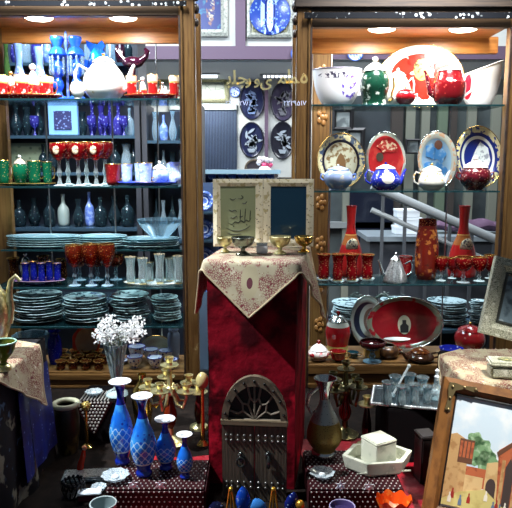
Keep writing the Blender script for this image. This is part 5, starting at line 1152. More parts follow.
def bluevase(label, px, wr, wb, pyt, pyb, Y):
    t = thing('blue_vase', label, 'vase', at(px, Y, zlb), 0, 'blue enamel vases in a row'); m = mpp(Y, zlb); H_ = Zp(pyt, Y)-zlb; R = wb*m/2; r = wr*m/2
    p = smoothp([(R*.60, 0), (R*.62, H_*.03), (R*.52, H_*.08), (R*.80, H_*.20), (R, H_*.36), (R*.82, H_*.52), (R*.5, H_*.66), (R*.30, H_*.78), (R*.30, H_*.86), (R*.42, H_*.93), (r*.8, H_*.985)], 4); k = int(len(p)*.64)
    body = pbr('blue vase enamel %d' % px, (28, 110, 220), .16, coat=.5, pats=[((70, 170, 245), ('noise', 18, .42, .66)), ((20, 44, 150), ('z', -.01, H_*.16)), ((30, 60, 170), ('and', ('vor', 60, .22, .06), ('z', H_*.42, H_*.56))), ((176, 214, 244), ('dia', 5, H_*.105, .17, H_*.17, H_*.47)), ((206, 214, 214), ('z', H_*.155, H_*.175))])
    MB().lathe([(0, 0)]+p[:k+1], 36).build('body', body, t)
    MB().lathe(p[k:]+[(r*.5, H_*.975), (R*.2, H_*.86), (R*.2, H_*.7)], 32).build('neck', pbr('deep blue vase neck', (14, 36, 150), .14, coat=.5), t)
    MB().lathe([(r*.74, H_*.972), (r*.98, H_*.99), (r, H_), (r*.93, H_*1.004), (r*.5, H_*.985), (r*.3, H_*.93), (0, H_*.93)], 36).build('rim', pbr('white glazed vase mouth', (238, 242, 246), .2), t)
bluevase('tallest blue enamel vase of the four on the beaded box', 122.5, 22, 24, 381, 465, 1.825)
bluevase('second tallest blue enamel vase with big white lattice on the beaded box', 144, 21, 26, 395.5, 472, 1.752)
bluevase('third blue enamel vase of the row with pale waist band', 166, 20.5, 21, 418.5, 474, 1.79)
bluevase('smallest blue enamel vase at the column end of the beaded box', 185, 16, 16.5, 434, 478, 1.735)

# white hexagonal stone box with a cube
stone = pbr('white onyx stone', (206, 208, 190), .35, pats=[((168, 174, 156), ('noise', 30, .5, .7)), ((226, 226, 212), ('noise', 60, .6, .7))])
t = thing('stone_tray', 'hexagonal white stone tray on the beaded box', 'tray', at(377, 1.80, zrb), radians(8)); R = 36*mpp(1.8, zrb); hh = .044
hx = [(cos(pi/3*k)*R, sin(pi/3*k)*R*.72) for k in range(6)]
def hexring(f0, f1, z0, z1): return [(x*f0, y*f0, z0) for x, y in hx]+[(x*f1, y*f1, z1) for x, y in hx]
mb = MB(); vs = [(x*.86, y*.86, 0) for x, y in hx]+[(x*.92, y*.92, .006) for x, y in hx]+[(x, y, hh*.92) for x, y in hx]+[(x, y, hh) for x, y in hx]+[(x*.86, y*.84, hh) for x, y in hx]+[(x*.82, y*.8, .010) for x, y in hx]; fs = [tuple(range(5, -1, -1))]
for L in range(5):
    for k in range(6): fs.append((L*6+k, L*6+(k+1) % 6, (L+1)*6+(k+1) % 6, (L+1)*6+k))
fs.append(tuple(range(30, 36))); mb.add(vs, fs); mb.build('tray', stone, t, flat=True)
MB().box((0, 0, 0), (R*1.5, .003, .004)).build('fillet', stone, t, loc=(0, -R*.56, .012), flat=True)
t = thing('stone_cube', 'white stone cube box resting in the hexagonal stone tray', 'box', at(378, 1.795, zrb+.0114), radians(30)); MB().box((0, 0, .038), (.078, .074, .076), bev=.002).build('box', stone, t); MB().box((0, 0, .081), (.081, .077, .009), bev=.003).build('lid', stone, t)
def crystal_dish(label, px, w, Y, z, h=.016, name='crystal_dish'):
    t = thing(name, label, 'dish', at(px, Y, z)); R = w*mpp(Y, z)/2; wm = pbr('bright cut crystal', (226, 236, 240), .12, a=.62, tint=(240, 246, 250), pats=[((140, 160, 170), ('crack', 120, .08))])
    MB().lathe([(0, 0), (R*.5, 0), (R*.8, h*.4), (R, h), (R*.95, h), (R*.6, h*.45), (0, h*.25)], 32, rm=lambda a, i: 1+.07*cos(9*a) if i > 2 else 1).build('dish', wm, t)
    MB().ball((0, 0, h*.55), R*.28, 12, 6, sc=(1, 1, .5)).build('boss', pbr('frosted crystal', (232, 238, 240), .3), t); return t
crystal_dish('scalloped crystal dish on the beaded box before the silver gold vase', 322, 25, 1.735, zrb)
crystal_dish('scalloped crystal dish on the beaded box beside the tallest blue vase', 115.5, 27, 1.72, zlb)
# silver and gold ewer-vase
Y = 1.875
t = vessel('silver_vase', 'silver vase with gilt lower body and wide fluted mouth beside the column', 'vase', 324, [(12, 462), (12.5, 458), (11, 455), (16, 447), (17.5, 439), (14, 424), (6.5, 408), (5, 398), (6.5, 389), (11.5, 378)], Y, zrb, [('foot', G['silver'], .2), ('gilt_body', pbr('gilt speckled body', (150, 124, 62), .4, .5, pats=[((96, 76, 34), ('vor', 160, .25, .06))]), .56), ('shoulder', pbr('silver grey lattice', (170, 176, 172), .3, .6, pats=[((120, 128, 124), ('vor', 130, .25, .06))]), .76), ('mouth', G['silver'], 1)], n=32)
m = mpp(Y, zrb); MB().tube([(-.022, 0, .225), (-.05, 0, .20), (-.056, 0, .17), (-.042, 0, .14), (-.03, 0, .15)], [.005, .006, .006, .005, .004], 8).build('handle', G['silverc'], t)

# ================================================================ CANDELABRA
def candelabrum(label, px, Y, pyb, pyt, spread, glass, arms=4, scale=1.0, metal=G['brassg'], cen=None):
    zb = ZF; t = thing('candelabrum', label, 'candelabrum', at(px, Y, zb)); m = mpp(Y, zb+.2); H_ = Zp(pyt, Y)-zb; zc_ = H_*.62
    MB().lathe([(0, 0), (.05, 0), (.052, .008), (.03, .02), (.012, .035), (.011, .06), (0, .06)], 24).build('base', metal, t)
    MB().lathe(smoothp([(.009, .06), (.02, H_*.26), (.024, H_*.36), (.012, H_*.48), (.010, zc_-.02)], 4)+[(0, zc_-.02)], 22).build('glass_stem', glass, t)
    mb = MB().ball((0, 0, zc_), .022, 12, 8); mb.tube([(0, 0, zc_), (0, 0, H_-.035)], [.012, .007], 10)
    for k in range(10): a = 2*pi*k/10; mb.tube([(0, 0, zc_), (.03*cos(a), .03*sin(a), zc_+.014), (.042*cos(a), .042*sin(a), zc_-.004)], [.008, .006, .003], 6)
    mb.build('crown', metal, t)
    def cup(x, y, z, nm='candle_cup'):
        c = MB().lathe([(0, -.012), (.006, -.012), (.010, -.003), (.030, .002), (.033, .006), (.030, .006), (.012, .004), (.009, .014), (.015, .026), (.0165, .034), (.0135, .034), (.010, .02), (0, .02)], 24, M=Matrix.Translation((x, y, z))).build(nm, metal, t); return c
    cup(0, 0, H_-.034)
    for k in range(arms):
        a = 2*pi*(k+.5)/arms; R = spread; ca, sa = cos(a), sin(a); zz_ = zc_+.008+(.012 if k % 2 else 0)
        MB().tube([(.012*ca, .012*sa, zc_), (R*.45*ca, R*.45*sa, zc_-.045), (R*.8*ca, R*.8*sa, zc_-.05), (R*1.0*ca, R*1.0*sa, zz_-.02), (R*ca, R*sa, zz_)], [.007, .006, .0055, .005, .006], 8).build('arm', metal, t)
        cup(R*ca, R*sa, zz_)
    return t
candelabrum('pale gold candelabrum with candle cups and red glass stem behind the blue vases', 171, 2.12, 440, 357, .078, pbr('amber red glass stem', (120, 40, 14), .1, a=.8, tint=(200, 80, 40)), 5)
candelabrum('dark green gold candelabrum with red glass stem behind the silver gold vase', 344.5, 2.19, 440, 361, .058, pbr('deep red glass stem', (140, 14, 24), .1, a=.85, tint=(220, 40, 50), pats=[((70, 6, 12), ('as', 14, .2))]), 4, metal=pbr('dull green brass', (96, 92, 62), .3, .8, pats=[((190, 176, 120), ('noise', 60, .58, .66))]))
def candlestick(label, px, Y, pyt, metal, stemm, z=ZF):
    t = thing('candlestick', label, 'candlestick', at(px, Y, z)); h = Zp(pyt, Y)-z; R = 9*mpp(Y, z+.2)
    MB().lathe([(0, 0), (.036, 0), (.034, .008), (.012, .02), (0, .02)], 22).build('base', metal, t)
    MB().lathe(smoothp([(.010, .02), (.018, h*.35), (.013, h*.6), (.008, h*.78)], 4)+[(0, h*.78)], 18).build('stem', stemm, t)
    MB().lathe([(0, h*.78), (.008, h*.78), (R, h*.83), (R*1.03, h*.85), (R*.9, h*.85), (.012, h*.84), (.010, h*.9), (.017, h), (.014, h), (.009, h*.9), (0, h*.9)], 26).build('candle_cup', metal, t); return t
candlestick('single pale gold candlestick with wide drip pan by the crystal tray', 366, 2.10, 396, G['brassg'], pbr('dark glass stem', (46, 20, 22), .1, a=.85))
candlestick('pale gold candlestick with wide pan beside the red column, nearer the blue vases', 199, 2.26, 385, G['brassg'], pbr('dark red stem', (80, 22, 22), .15))
t = vessel('brass_pot', 'round brass pot with narrow neck behind the second blue vase', 'pot', 143.5, [(6, 420), (9, 408), (10.5, 392), (9, 386), (4, 380), (4.2, 374)], 2.24, ZF, [('body', G['brass'], .7), ('neck', G['brass'], 1)])
MB().tube([(.036, 0, .13), (.06, 0, .15), (.066, 0, .12), (.05, 0, .09), (.037, 0, .10)], .005, 8).build('handle', G['brass'], t)
t = thing('cream_egg', 'small cream onyx egg on a stand between candelabrum and column', 'ornament', at(203, 2.12, ZF)); MB().lathe([(0, 0), (.022, 0), (.008, .015), (.006, .20), (.014, .215), (0, .215)], 18).build('stand', G['brass'], t); MB().ball((0, 0, .238), .023, 16, 10, sc=(1, 1, 1.35)).build('egg', pbr('cream onyx', (190, 176, 120), .3), t)

# ================================================================ LEFT SIDE
# black bead-draped stand, crystal vase and flowers
YS = 2.23; zs1 = Zp(401, 2.15)
t = thing('beaded_stand', 'black stand with a beaded pointed cloth under the crystal flower vase', 'stand', (Xp(102, YS, zs1), YS, ZF)); w = 38*mpp(YS, zs1); h = zs1-ZF
MB().box((0, 0, h/2), (w, .17, h), bev=.004).build('block', blackv, t); xa = -w/2
mb = MB(); st = .0125
for r_ in range(10):
    n = 10-r_
    for i in range(n): mb.ball((-st*(n-1)/2+st*i-.012, -.087, h-.004-st*r_), .0046, 7, 5)
for i in range(9):
    for j in range(8): mb.ball((-.06+st*i, -.075+st*j, h+.001), .0035, 6, 4)
mb.build('bead_net', beadw, t)
MB().prism([(-.085, h-.001), (.06, h-.001), (-.012, h-.135)], -.0865, -.0855).build('pointed_cloth', beadr, t, flat=True)
zst = ZF+h+.0055
cv = vessel('crystal_vase', 'tall flared crystal vase holding white flowers on the beaded stand', 'vase', 117, [(11, 398), (10, 395), (3.5, 391), (3.5, 386), (6, 376), (9, 358), (12, 343)], 2.20, zst, [('foot', G['clear'], .4), ('bowl', pbr('cut crystal vase', (214, 228, 230), .06, a=.3, tint=(232, 242, 242), pats=[((120, 136, 140), ('as', 14, .6))]), 1)], n=42, rm=lambda a, i: 1+.02*cos(14*a))
crystal_dish('scalloped silver crystal dish on the beaded stand beside the flower vase foot', 94, 17, 2.20, zst, .014)
t = thing('gold_ball', 'small beaded gold ball ornament standing beside the black beaded stand', 'ornament', (Xp(84.5, 2.10, .75), 2.10, ZF)); MB().lathe([(0, 0), (.02, 0), (.006, .012), (.005, Zp(411, 2.10)-ZF), (0, Zp(411, 2.10)-ZF)], 16).build('stand', G['brass'], t); c = Zp(406, 2.10)-ZF; mb = MB().ball((0, 0, c), .015, 14, 8)
for k in range(30): a = k*2.4; b = math.acos(1-2*(k+.5)/30); mb.ball((.0155*sin(b)*cos(a), .0155*sin(b)*sin(a), c+.0155*cos(b)), .003, 6, 4)
mb.build('ball', pbr('gold beads', (214, 190, 110), .25, .7), t)
# white flowers
petal = pbr('white dried petals', (246, 248, 248), .6); stemg = pbr('pale stems', (150, 156, 130), .6)
r = random.Random(11); vx, vy = cv.location.x, cv.location.y; zlip = Zp(343, 2.2)
heads = [(102, 326), (99, 337), (110, 322), (112, 333), (119, 331), (121, 336), (127, 327), (129, 336), (137, 323), (139, 331), (105, 337), (114, 338), (134, 337)]
for k, (px, py) in enumerate(heads):
    Y = 2.2+r.uniform(-.05, .05); q = P(px, py, Y); hx_, hy_, hz_ = q.x-vx, q.y-vy, q.z
    a = 2*pi*k/13; foot = Vector((vx+.010*cos(a), vy+.010*sin(a), zst+.075)); lip = Vector((vx+.022*cos(a), vy+.022*sin(a), zlip+.004))
    t = thing('white_flower', ['flower', ''][1]+'white frothy flower head in the crystal vase, %s' % ['high outer one toward the left post', 'outermost one low toward the left post', 'tall one third along the top', 'inner one below the tall top flower', 'middle one of the bunch', 'low middle one at the vase lip', 'tall one past the middle', 'inner one below tall flower past the middle', 'highest outer one toward the red column', 'outer one below the highest, column side', 'low one over the lip, left post side', 'low one in front of the middle', 'low one over the lip, column side'][k], 'flower', tuple(foot), 0, 'white flowers in the crystal vase')
    hd = Vector((q.x, q.y, q.z)); MB().tube([(0, 0, 0), tuple(lip-foot), tuple((lip+hd)/2-foot+Vector((0, 0, .004))), tuple(hd-foot)], .0016, 6).build('stem', stemg, t)
    mb = MB(); c = hd-foot
    for j in range(52):
        d = Vector((r.gauss(0, 1), r.gauss(0, 1), r.gauss(0, 1))).normalized(); rr = .026*r.uniform(.3, 1); p = c+d*rr; s = d.orthogonal().normalized(); s2 = d.cross(s); l = .0085
        mb.add([p, p+d*l*.5+s*l*.6, p+d*l+s2*l*.2, p+d*l*.5-s*l*.6], [(0, 1, 2, 3)]); mb.add([p, p+d*l*.4+s2*l*.6, p+d*l*.9-s*l*.2, p+d*l*.4-s2*l*.6], [(0, 1, 2, 3)])
    mb.ball(c, .009, 8, 5); mb.build('petals', petal, t, flat=True)
# bronze pot with cream rim
t = vessel('bronze_pot', 'dark bronze pot with thick cream rim beside the draped left stand', 'pot', 68, [(9, 462), (10, 456), (12, 440), (12.5, 422), (11.5, 412), (11, 406)], 2.06, ZF, [('body', pbr('dark bronze with gilt leaves', (38, 34, 24), .35, .4, pats=[((110, 104, 56), ('and', ('noise', 26, .52, .6, (1, 1, .5)), ('noise', 9, .45, .6)))]), .85), ('neck', pbr('dark bronze', (38, 34, 24), .4), 1)], n=30)
m = mpp(2.06, .7); MB().torus(11.5*m, 2.6*m, Zp(404, 2.06)-ZF, 40, 12).build('rim', pbr('cream rim', (186, 188, 160), .4), t)
# left stand
LZ = Zp(365, 1.72); xr = Xp(-12, 1.56, LZ)
ls = thing('draped_stand', 'tall stand at the window edge draped in black floral cloth under the brass ewer', 'stand', (xr-.22, 1.78, ZF)); h = LZ-ZF
def skirt(u, v):
    a = u*4; k = int(a) % 4; f = a-int(a); hw, hd = .22, .22; cs = [(-hw, -hd), (hw, -hd), (hw, hd), (-hw, hd)]; p, q = cs[k], cs[(k+1) % 4]; x, y = p[0]+(q[0]-p[0])*f, p[1]+(q[1]-p[1])*f
    w_ = (.008*sin(34*u*2)+.006*sin(53*u))*(1-v)+.010*(1-v); n = Vector((x, y, 0)).normalized(); return (x+n.x*w_, y+n.y*w_, .001+v*(h-.001))
mb = MB().grid(skirt, 72, 18); mb.box((0, 0, h-.006), (.42, .42, .010)); mb.build('skirt', pbr('black floral cloth', (16, 15, 20), .75, spec=.2, pats=[((120, 116, 100), ('and', ('noise', 13, .56, .62), ('noise', 31, .42, .52))), ((70, 92, 120), ('and', ('noise', 17, .60, .66), ('crack', 30, .12))), ((96, 66, 50), ('and', ('noise', 10, .6, .68), ('noise', 47, .45, .55)))]), ls, sharp=60)
mb = MB(); mb.grid(lambda u, v: (.228+.014*(1-v)+.004*sin(14*u), -.05+.25*u+.02*(1-v)*u, .06+v*(h-.13)), 10, 14); mb.build('blue_sash', pbr('blue satin sash', (16, 32, 112), .45, pats=[((16, 24, 80), ('noise', 16, .45, .65)), ((110, 130, 190), ('vor', 46, .14, .05))]), ls)
lc = drape('brocade_cloth', 'cream paisley brocade cloth draped over the dark stand with its corner toward the bronze pot', 'cloth', (xr-.22, 1.78, LZ+.0025), 0, .22, .22, 0, .385, .31, .03, -.05, brocade, rot=radians(16), flare=.25)
lz = LZ+.0085
# brass ewer
Y = 1.80; t = vessel('brass_ewer', 'greenish brass ewer with curled spout on the brocade stand at the window edge', 'ewer', -6, [(13, 346), (12, 343), (6, 339), (14, 330), (19, 312), (17, 296), (10, 284), (6, 270), (8, 258)], Y, lz, [('foot', G['brassg'], .25), ('body', G['brassg'], .75), ('neck', G['brassg'], 1)], n=32)
m = mpp(Y, lz); MB().tube([(15*m, 0, Zp(322, Y)-lz), (19*m, 0, Zp(308, Y)-lz), (18.5*m, 0, Zp(294, Y)-lz), (21*m, 0, Zp(281, Y)-lz), (26*m, 0, Zp(276, Y)-lz), (30*m, 0, Zp(281, Y)-lz)], [.018, .013, .010, .008, .007, .006], 10).build('spout', G['brassg'], t)
MB().tube([(-14*m, 0, Zp(325, Y)-lz), (-26*m, 0, Zp(310, Y)-lz), (-24*m, 0, Zp(280, Y)-lz), (-9*m, 0, Zp(268, Y)-lz)], .007, 8).build('handle', G['brassg'], t)
Y = 1.655; t = vessel('green_bowl', 'shallow green glass bowl with pale rim on gilt foot upon the left brocade', 'bowl', 4, [(8, 366), (7, 363), (3, 359), (10, 351), (13, 342)], Y, lz, [('foot', G['brassg'], .4), ('bowl', pbr('olive green glass', (96, 106, 34), .08, a=.72, tint=(170, 180, 80)), 1)], n=34)
m = mpp(Y, lz); MB().torus(13*m, .0026, Zp(342, Y)-lz, 36, 8).build('rim', pbr('pale green rim', (150, 190, 170), .15), t)
# small things at the lower left
t = thing('glass_slab', 'long grey engraved glass tray lying before the bronze pot', 'tray', at(87, 1.875, ZF), radians(6)); MB().box((0, 0, .008), (.15, .07, .014), bev=.004).build('tray', pbr('grey engraved glass', (124, 136, 138), .15, pats=[((70, 80, 82), ('vor', 60, .25, .08)), ((190, 200, 202), ('noise', 40, .6, .68))]), t)
MB().box((0, 0, .0165), (.13, .052, .002)).build('inlay', G['silverc'], t, flat=True)
crystal_dish('small bright crystal dish before the grey glass tray', 99, 15, 1.795, ZF, .016)
t = thing('lace_basket', 'black openwork metal basket beside the draped left stand', 'basket', at(74, 1.765, ZF)); mb = MB()
for k in range(14): a = 2*pi*k/14; mb.tube([(.024*cos(a), .024*sin(a), .002), (.034*cos(a+.25), .034*sin(a+.25), .022), (.03*cos(a+.5), .03*sin(a+.5), .046)], .0028, 6); mb.ball((.03*cos(a+.5), .03*sin(a+.5), .048), .0058, 7, 5)
mb.torus(.024, .003, .003, 24, 6); mb.torus(.031, .0028, .044, 24, 6); mb.build('openwork', pbr('black metal', (22, 22, 26), .35, .6, pats=[((130, 136, 140), ('noise', 60, .6, .66))]), t)
MB().lathe([(0, .001), (.022, .001), (.022, .004), (0, .004)], 20).build('bottom', pbr('black metal', (22, 22, 26)), t)
t = thing('white_box', 'flat white lidded box with red side near the front edge', 'box', at(90, 1.745, ZF), radians(6)); MB().box((0, 0, .011), (.066, .03, .020), bev=.002).build('box', pbr('maroon box side', (90, 30, 44), .4), t); MB().box((0, 0, .024), (.07, .034, .007), bev=.002).build('lid', pbr('white enamel lid', (222, 230, 236), .25), t)
t = thing('grey_bowl', 'plain grey green glazed bowl at the front edge', 'bowl', at(104, 1.61, ZF)); mb = MB().lathe(hollow(smoothp([(.018, 0), (.02, .006), (.032, .035), (.037, .066)], 4), .003), 30).build('body', pbr('grey green glaze', (128, 146, 148), .25), t); MB().torus(.0357, .0024, .066, 30, 8).build('rim', pbr('pale glaze rim', (170, 184, 184), .25), t)
t = thing('coral_figure', 'small orange red glass figure standing behind the glass tray near the bronze pot', 'figure', at(80, 1.90, ZF)); MB().lathe([(0, 0), (.016, 0), (.012, .008), (0, .01)], 14).build('base', pbr('coral glass', (200, 50, 20), .2), t); MB().tube([(0, 0, .008), (.004, 0, .035), (.012, 0, .06), (.016, 0, .085)], [.011, .010, .008, .005], 10).build('body', pbr('coral glass', (200, 50, 20)), t); MB().ball((.018, 0, .09), .008, 8, 6).build('head', pbr('peach glass', (226, 150, 110), .3), t)

# ================================================================ RIGHT SIDE
RZ = .80
xl = Xp(466, 1.93, RZ)
rs = thing('draped_stand', 'low dark stand under the brocade, behind the framed town picture', 'stand', (xl+.21, 2.10, ZF)); MB().box((0, 0, (RZ-ZF)/2), (.40, .36, RZ-ZF), bev=.004).build('block', blackv, rs); MB().box((0, 0, .012), (.41, .37, .02)).build('plinth', W['woodd'], rs, flat=True)
drape('brocade_cloth', 'cream paisley brocade cloth on the right stand under the silver frame', 'cloth', (xl+.21, 2.10, RZ+.0025), 0, .20, .18, 0, .33, .33, -.02, -.04, brocade, rot=radians(-8), flare=.2)
rz_ = RZ+.0085
# silver embossed frame leaning back, tipped
def tilted_frame(name, label, cat, pxTL, pyTL, Y, W_, H_, roll, lean, bar, mfr, yaw=0):
    q = P(pxTL, pyTL, Y); t = thing(name, label, cat, tuple(q)); t.rotation_mode = 'XYZ'
    M_ = Matrix.Rotation(radians(yaw), 4, 'Z') @ Matrix.Rotation(radians(-lean), 4, 'X') @ Matrix.Rotation(radians(roll), 4, 'Y')
    t.rotation_euler = M_.to_euler(); C_ = Matrix.Translation((W_/2, 0, -H_/2))
    o = ring_frame(MB(), W_, H_, bar, -.014, .010, M=C_).build('frame', mfr, t, flat=True)
    MB().box((W_/2, .006, -H_/2), (W_-bar*.8, .008, H_-bar*.8)).build('back_board', W['woodd'], t, flat=True)
    return t, o
embs = pbr('embossed pale silver', (206, 206, 184), .4, .1, pats=[((120, 122, 104), ('crack', 190, .12)), ((222, 222, 206), ('noise', 50, .58, .66))], bump=(('crack', 190, .12), .5, .002))
t, fo = tilted_frame('framed_engraving', 'embossed silver picture frame tipped sideways on the right brocade', 'picture', 495, 256, 2.16, .30, .275, 14.5, 14, .052, embs)
MB().box((.15, -.002, -.1375), (.30-.10, .006, .275-.10)).build('picture', pbr('grey engraving', (120, 140, 150), .4, pats=[((66, 80, 92), ('noise', 22, .45, .6)), ((190, 202, 206), ('noise', 34, .58, .68))]), t, flat=True)
ring_frame(MB(), .205, .18, .01, -.012, -.004, M=Matrix.Translation((.15, 0, -.1375))).build('inner_border', pbr('dark inner edge', (52, 54, 50), .4), t, flat=True)
mb = MB()
for i in range(24): mb.ball((.30*(i+.5)/24, -.013, -.006), .0048, 6, 4); mb.ball((.30*(i+.5)/24, -.013, -.269), .0048, 6, 4)
for i in range(22): mb.ball((.006, -.013, -.275*(i+.5)/22), .0048, 6, 4); mb.ball((.294, -.013, -.275*(i+.5)/22), .0048, 6, 4)
mb.build('beaded_edge', embs, t)
t = thing('silver_casket', 'flat embossed cream casket on the right brocade before the silver frame', 'box', at(512, 1.97, rz_), radians(-9)); MB().box((0, 0, .020), (.15, .075, .040), bev=.008).build('box', embs, t); MB().box((0, 0, .047), (.158, .082, .016), bev=.006).build('lid', embs, t); MB().prism(oval(-.02, 0, .026, .016, 20, 4, .1), 0, .003, M=Matrix.Translation((0, 0, .0555)) @ Matrix.Rotation(radians(90), 4, 'X')).build('flower_inlay', pbr('flower inlay', (120, 124, 90), .4, pats=[((196, 180, 120), ('noise', 90, .5, .6))]), t, flat=True)
# framed town picture
WP, HP, BP = .33, .40, .047
t, fo = tilted_frame('framed_town_picture', 'brown wooden framed town painting tipped at the right front', 'picture', 443.5, 376, 1.745, WP, HP, 11.5, 16, BP, pbr('brown frame wood', (134, 88, 42), .45, pats=[((100, 62, 28), ('wood', 8, (3, 12, 3)))]))
sx = WP-2*BP; sz = HP-2*BP; C_ = lambda u, v: (BP+u*sx, -BP-v*sz)
MB().box((WP/2, -.001, -HP/2), (WP-BP*1.9, .004, HP-BP*1.9)).build('canvas', pbr('painted sky', (206, 224, 236), .6, pats=[((236, 240, 240), ('noise', 9, .45, .65))]), t, flat=True)
ring_frame(MB(), WP-BP*1.7, HP-BP*1.7, .006, -.010, -.004, M=Matrix.Translation((WP/2, 0, -HP/2))).build('inner_border', pbr('black inner edge', (20, 18, 20), .4), t, flat=True)
pc = {'tan': pbr('painted tan wall', (196, 156, 104), .6, pats=[((170, 126, 78), ('noise', 40, .48, .62))]), 'tan2': pbr('painted sand wall', (214, 180, 126), .6, pats=[((196, 156, 104), ('noise', 30, .5, .65))]), 'red': pbr('painted red brick', (184, 98, 60), .6, pats=[((150, 74, 46), ('noise', 50, .5, .6))]), 'br': pbr('painted brown timber', (104, 66, 46), .6), 'dk': pbr('painted dark shade', (70, 56, 52), .6), 'gr': pbr('painted tree green', (120, 158, 112), .6, pats=[((160, 190, 150), ('noise', 60, .5, .62)), ((76, 116, 76), ('noise', 45, .56, .66))]), 'road': pbr('painted yellow road', (206, 190, 120), .6, pats=[((184, 164, 96), ('noise', 24, .5, .66))]), 'wh': pbr('painted white', (232, 224, 206), .6), 'rb': pbr('painted robe red', (160, 44, 34), .6), 'bl': pbr('painted slate', (96, 116, 140), .6)}
lay = [0]
def paint(col, name, *polys):
    lay[0] += 1; y = -.0032-.00012*lay[0]; mb = MB()
    for pl_ in polys: mb.prism([C_(u, v) for u, v in pl_], y, y+.0006)
    mb.build(name, pc[col], t, flat=True)
R4 = lambda a, b, c, d: [(a, b), (c, b), (c, d), (a, d)]
paint('gr', 'painted_tree', oval(.36, .47, .17, .13, 26, 7, .12), oval(.48, .55, .14, .10, 22, 6, .12), oval(.30, .38, .10, .08, 20, 5, .12))
paint('red', 'painted_wall', R4(.10, .62, .62, .80)); paint('tan2', 'painted_wall', R4(.18, .70, .46, .90))
paint('tan', 'painted_house', [(0, .36), (.07, .34), (.24, .40), (.24, .92), (0, .95)])
paint('br', 'painted_balcony', R4(.12, .38, .30, .60)); paint('red', 'painted_shutter', *[R4(.13+.045*k, .40, .16+.045*k, .55) for k in range(4)])
paint('tan2', 'painted_tower', [(.48, .56), (.60, .53), (.66, .56), (.66, .92), (.48, .92)]); paint('dk', 'painted_arch', [(.50, .92), (.50, .76)]+[(.56-.06*cos(pi*k/8), .76-.07*sin(pi*k/8)) for k in range(9)]+[(.62, .92)])
paint('red', 'painted_house', [(.60, .42), (1.0, .16), (1.0, .98), (.66, .98)]); paint('tan', 'painted_pillar', R4(.82, .30, .90, .98), R4(.66, .50, .70, .96)); paint('dk', 'painted_arch', [(.71, .96), (.71, .56), (.76, .47), (.81, .56), (.81, .96)], [(.91, .56), (.91, .44), (.96, .34), (1.0, .36), (1.0, .56)])
paint('tan2', 'painted_storefront', R4(.91, .58, 1.0, .94)); paint('br', 'painted_roof_edge', [(.58, .44), (1.0, .15), (1.0, .19), (.60, .48)])
paint('road', 'painted_road', [(0, .95), (.2, .86), (.5, .80), (.72, .92), (1.0, .98), (1, 1), (0, 1)])
def figs(col, name, *pp):
    for x, z in pp: paint(col, name, [(x-.022, z), (x-.02, z-.045), (x-.008, z-.065), (x-.010, z-.085), (x, z-.095), (x+.010, z-.085), (x+.008, z-.065), (x+.02, z-.045), (x+.022, z)])
figs('rb', 'painted_figure', (.32, .95), (.12, .93), (.66, .96)); figs('wh', 'painted_figure', (.09, .97), (.52, .9), (.76, .97)); figs('bl', 'painted_figure', (.22, .98), (.62, .98), (.86, .98), (.7, .99))
mb = MB(); bm_ = pbr('antique brass mount', (150, 132, 92), .35, .7)
for a, b, c in ((0, 0, 1), (.06, .01, 1), (.105, .012, 0)):
    pass
mount = [(.014, -.014), (.03, -.012), (.055, -.016), (.09, -.012), (.098, -.02), (.088, -.028), (.058, -.024), (.034, -.034), (.026, -.058), (.030, -.088), (.022, -.098), (.012, -.090), (.016, -.056), (.012, -.03)]
mb.prism(mount, -.0235, -.016); 
for x, z in ((.024, -.024), (.058, -.02), (.09, -.02), (.021, -.057), (.021, -.09)): mb.ball((x, -.024, z), .0045, 8, 5)
mb.build('corner_mount', bm_, t)
# crystal set on a silver tray upon a black stand
YT_ = 2.06; ZTR = Zp(411, 1.97)
ts = thing('black_stand', 'black cloth covered block under the silver tray of crystal', 'stand', (Xp(407, YT_, ZTR), YT_+.02, ZF)); MB().box((0, 0, (ZTR-ZF)/2), (.17, .2, ZTR-ZF), bev=.004).build('block', blackv, ts); MB().box((0, 0, .01), (.176, .206, .018)).build('plinth', blackv, ts, flat=True)
tt = thing('silver_tray', 'silver edged tray carrying the crystal glasses beside the town painting', 'tray', (Xp(406, YT_, ZTR), YT_+.01, ZTR+.0015), radians(-14)); mb = MB().box((0, 0, .004), (.225, .17, .006), bev=.002); mb.build('tray', pbr('mirror tray', (150, 164, 172), .1, .9), tt)
mb = MB(); n = 40
for k in range(n):
    for s in (-1, 1): mb.ball((-.1125+.225*k/(n-1), s*.085, .008), .0055, 7, 5, sc=(.7, 1, 1))
for k in range(30):
    for s in (-1, 1): mb.ball((s*.1125, -.085+.17*k/29, .008), .0055, 7, 5, sc=(1, .7, 1))
mb.build('rope_edge', pbr('bright silver rope', (222, 228, 232), .2, .6), tt)
ztr = ZTR+.0095
cgl = pbr('cut crystal glass', (196, 214, 220), .05, a=.26, tint=(222, 236, 240), pats=[((120, 140, 148), ('crack', 90, .07)), ((235, 242, 246), ('vor', 70, .16, .05))])
for k, (px, Y, w, pt) in enumerate(((387, 2.00, 12, 382), (401, 1.995, 12, 386), (414, 2.0, 12, 384), (395, 2.11, 13, 376), (409, 2.12, 13, 374), (422, 2.10, 13, 377), (427, 2.02, 11, 386))):
    tea_glass('cut crystal tumbler on the silver tray, %s' % ['front one by the ladle', 'front middle one', 'front one beside the decanter', 'back one by the ladle', 'back middle one', 'back one by the decanter', 'outermost one by the picture frame'][k], px, w, pt, Y, ztr, cgl, G['silver'], 'crystal tumblers on the silver tray', name='crystal_tumbler', cat='glass')
t = vessel('crystal_decanter', 'crystal decanter with pointed white stopper near the picture frame corner', 'decanter', 436, [(8, 412), (9, 404), (8, 396), (3, 388), (2.6, 380)], 2.06, ztr, [('body', cgl, .75), ('neck', cgl, 1)], n=24); pz = pxprof([(1, 412), (1, 380)], 2.06, ztr)[1][1]
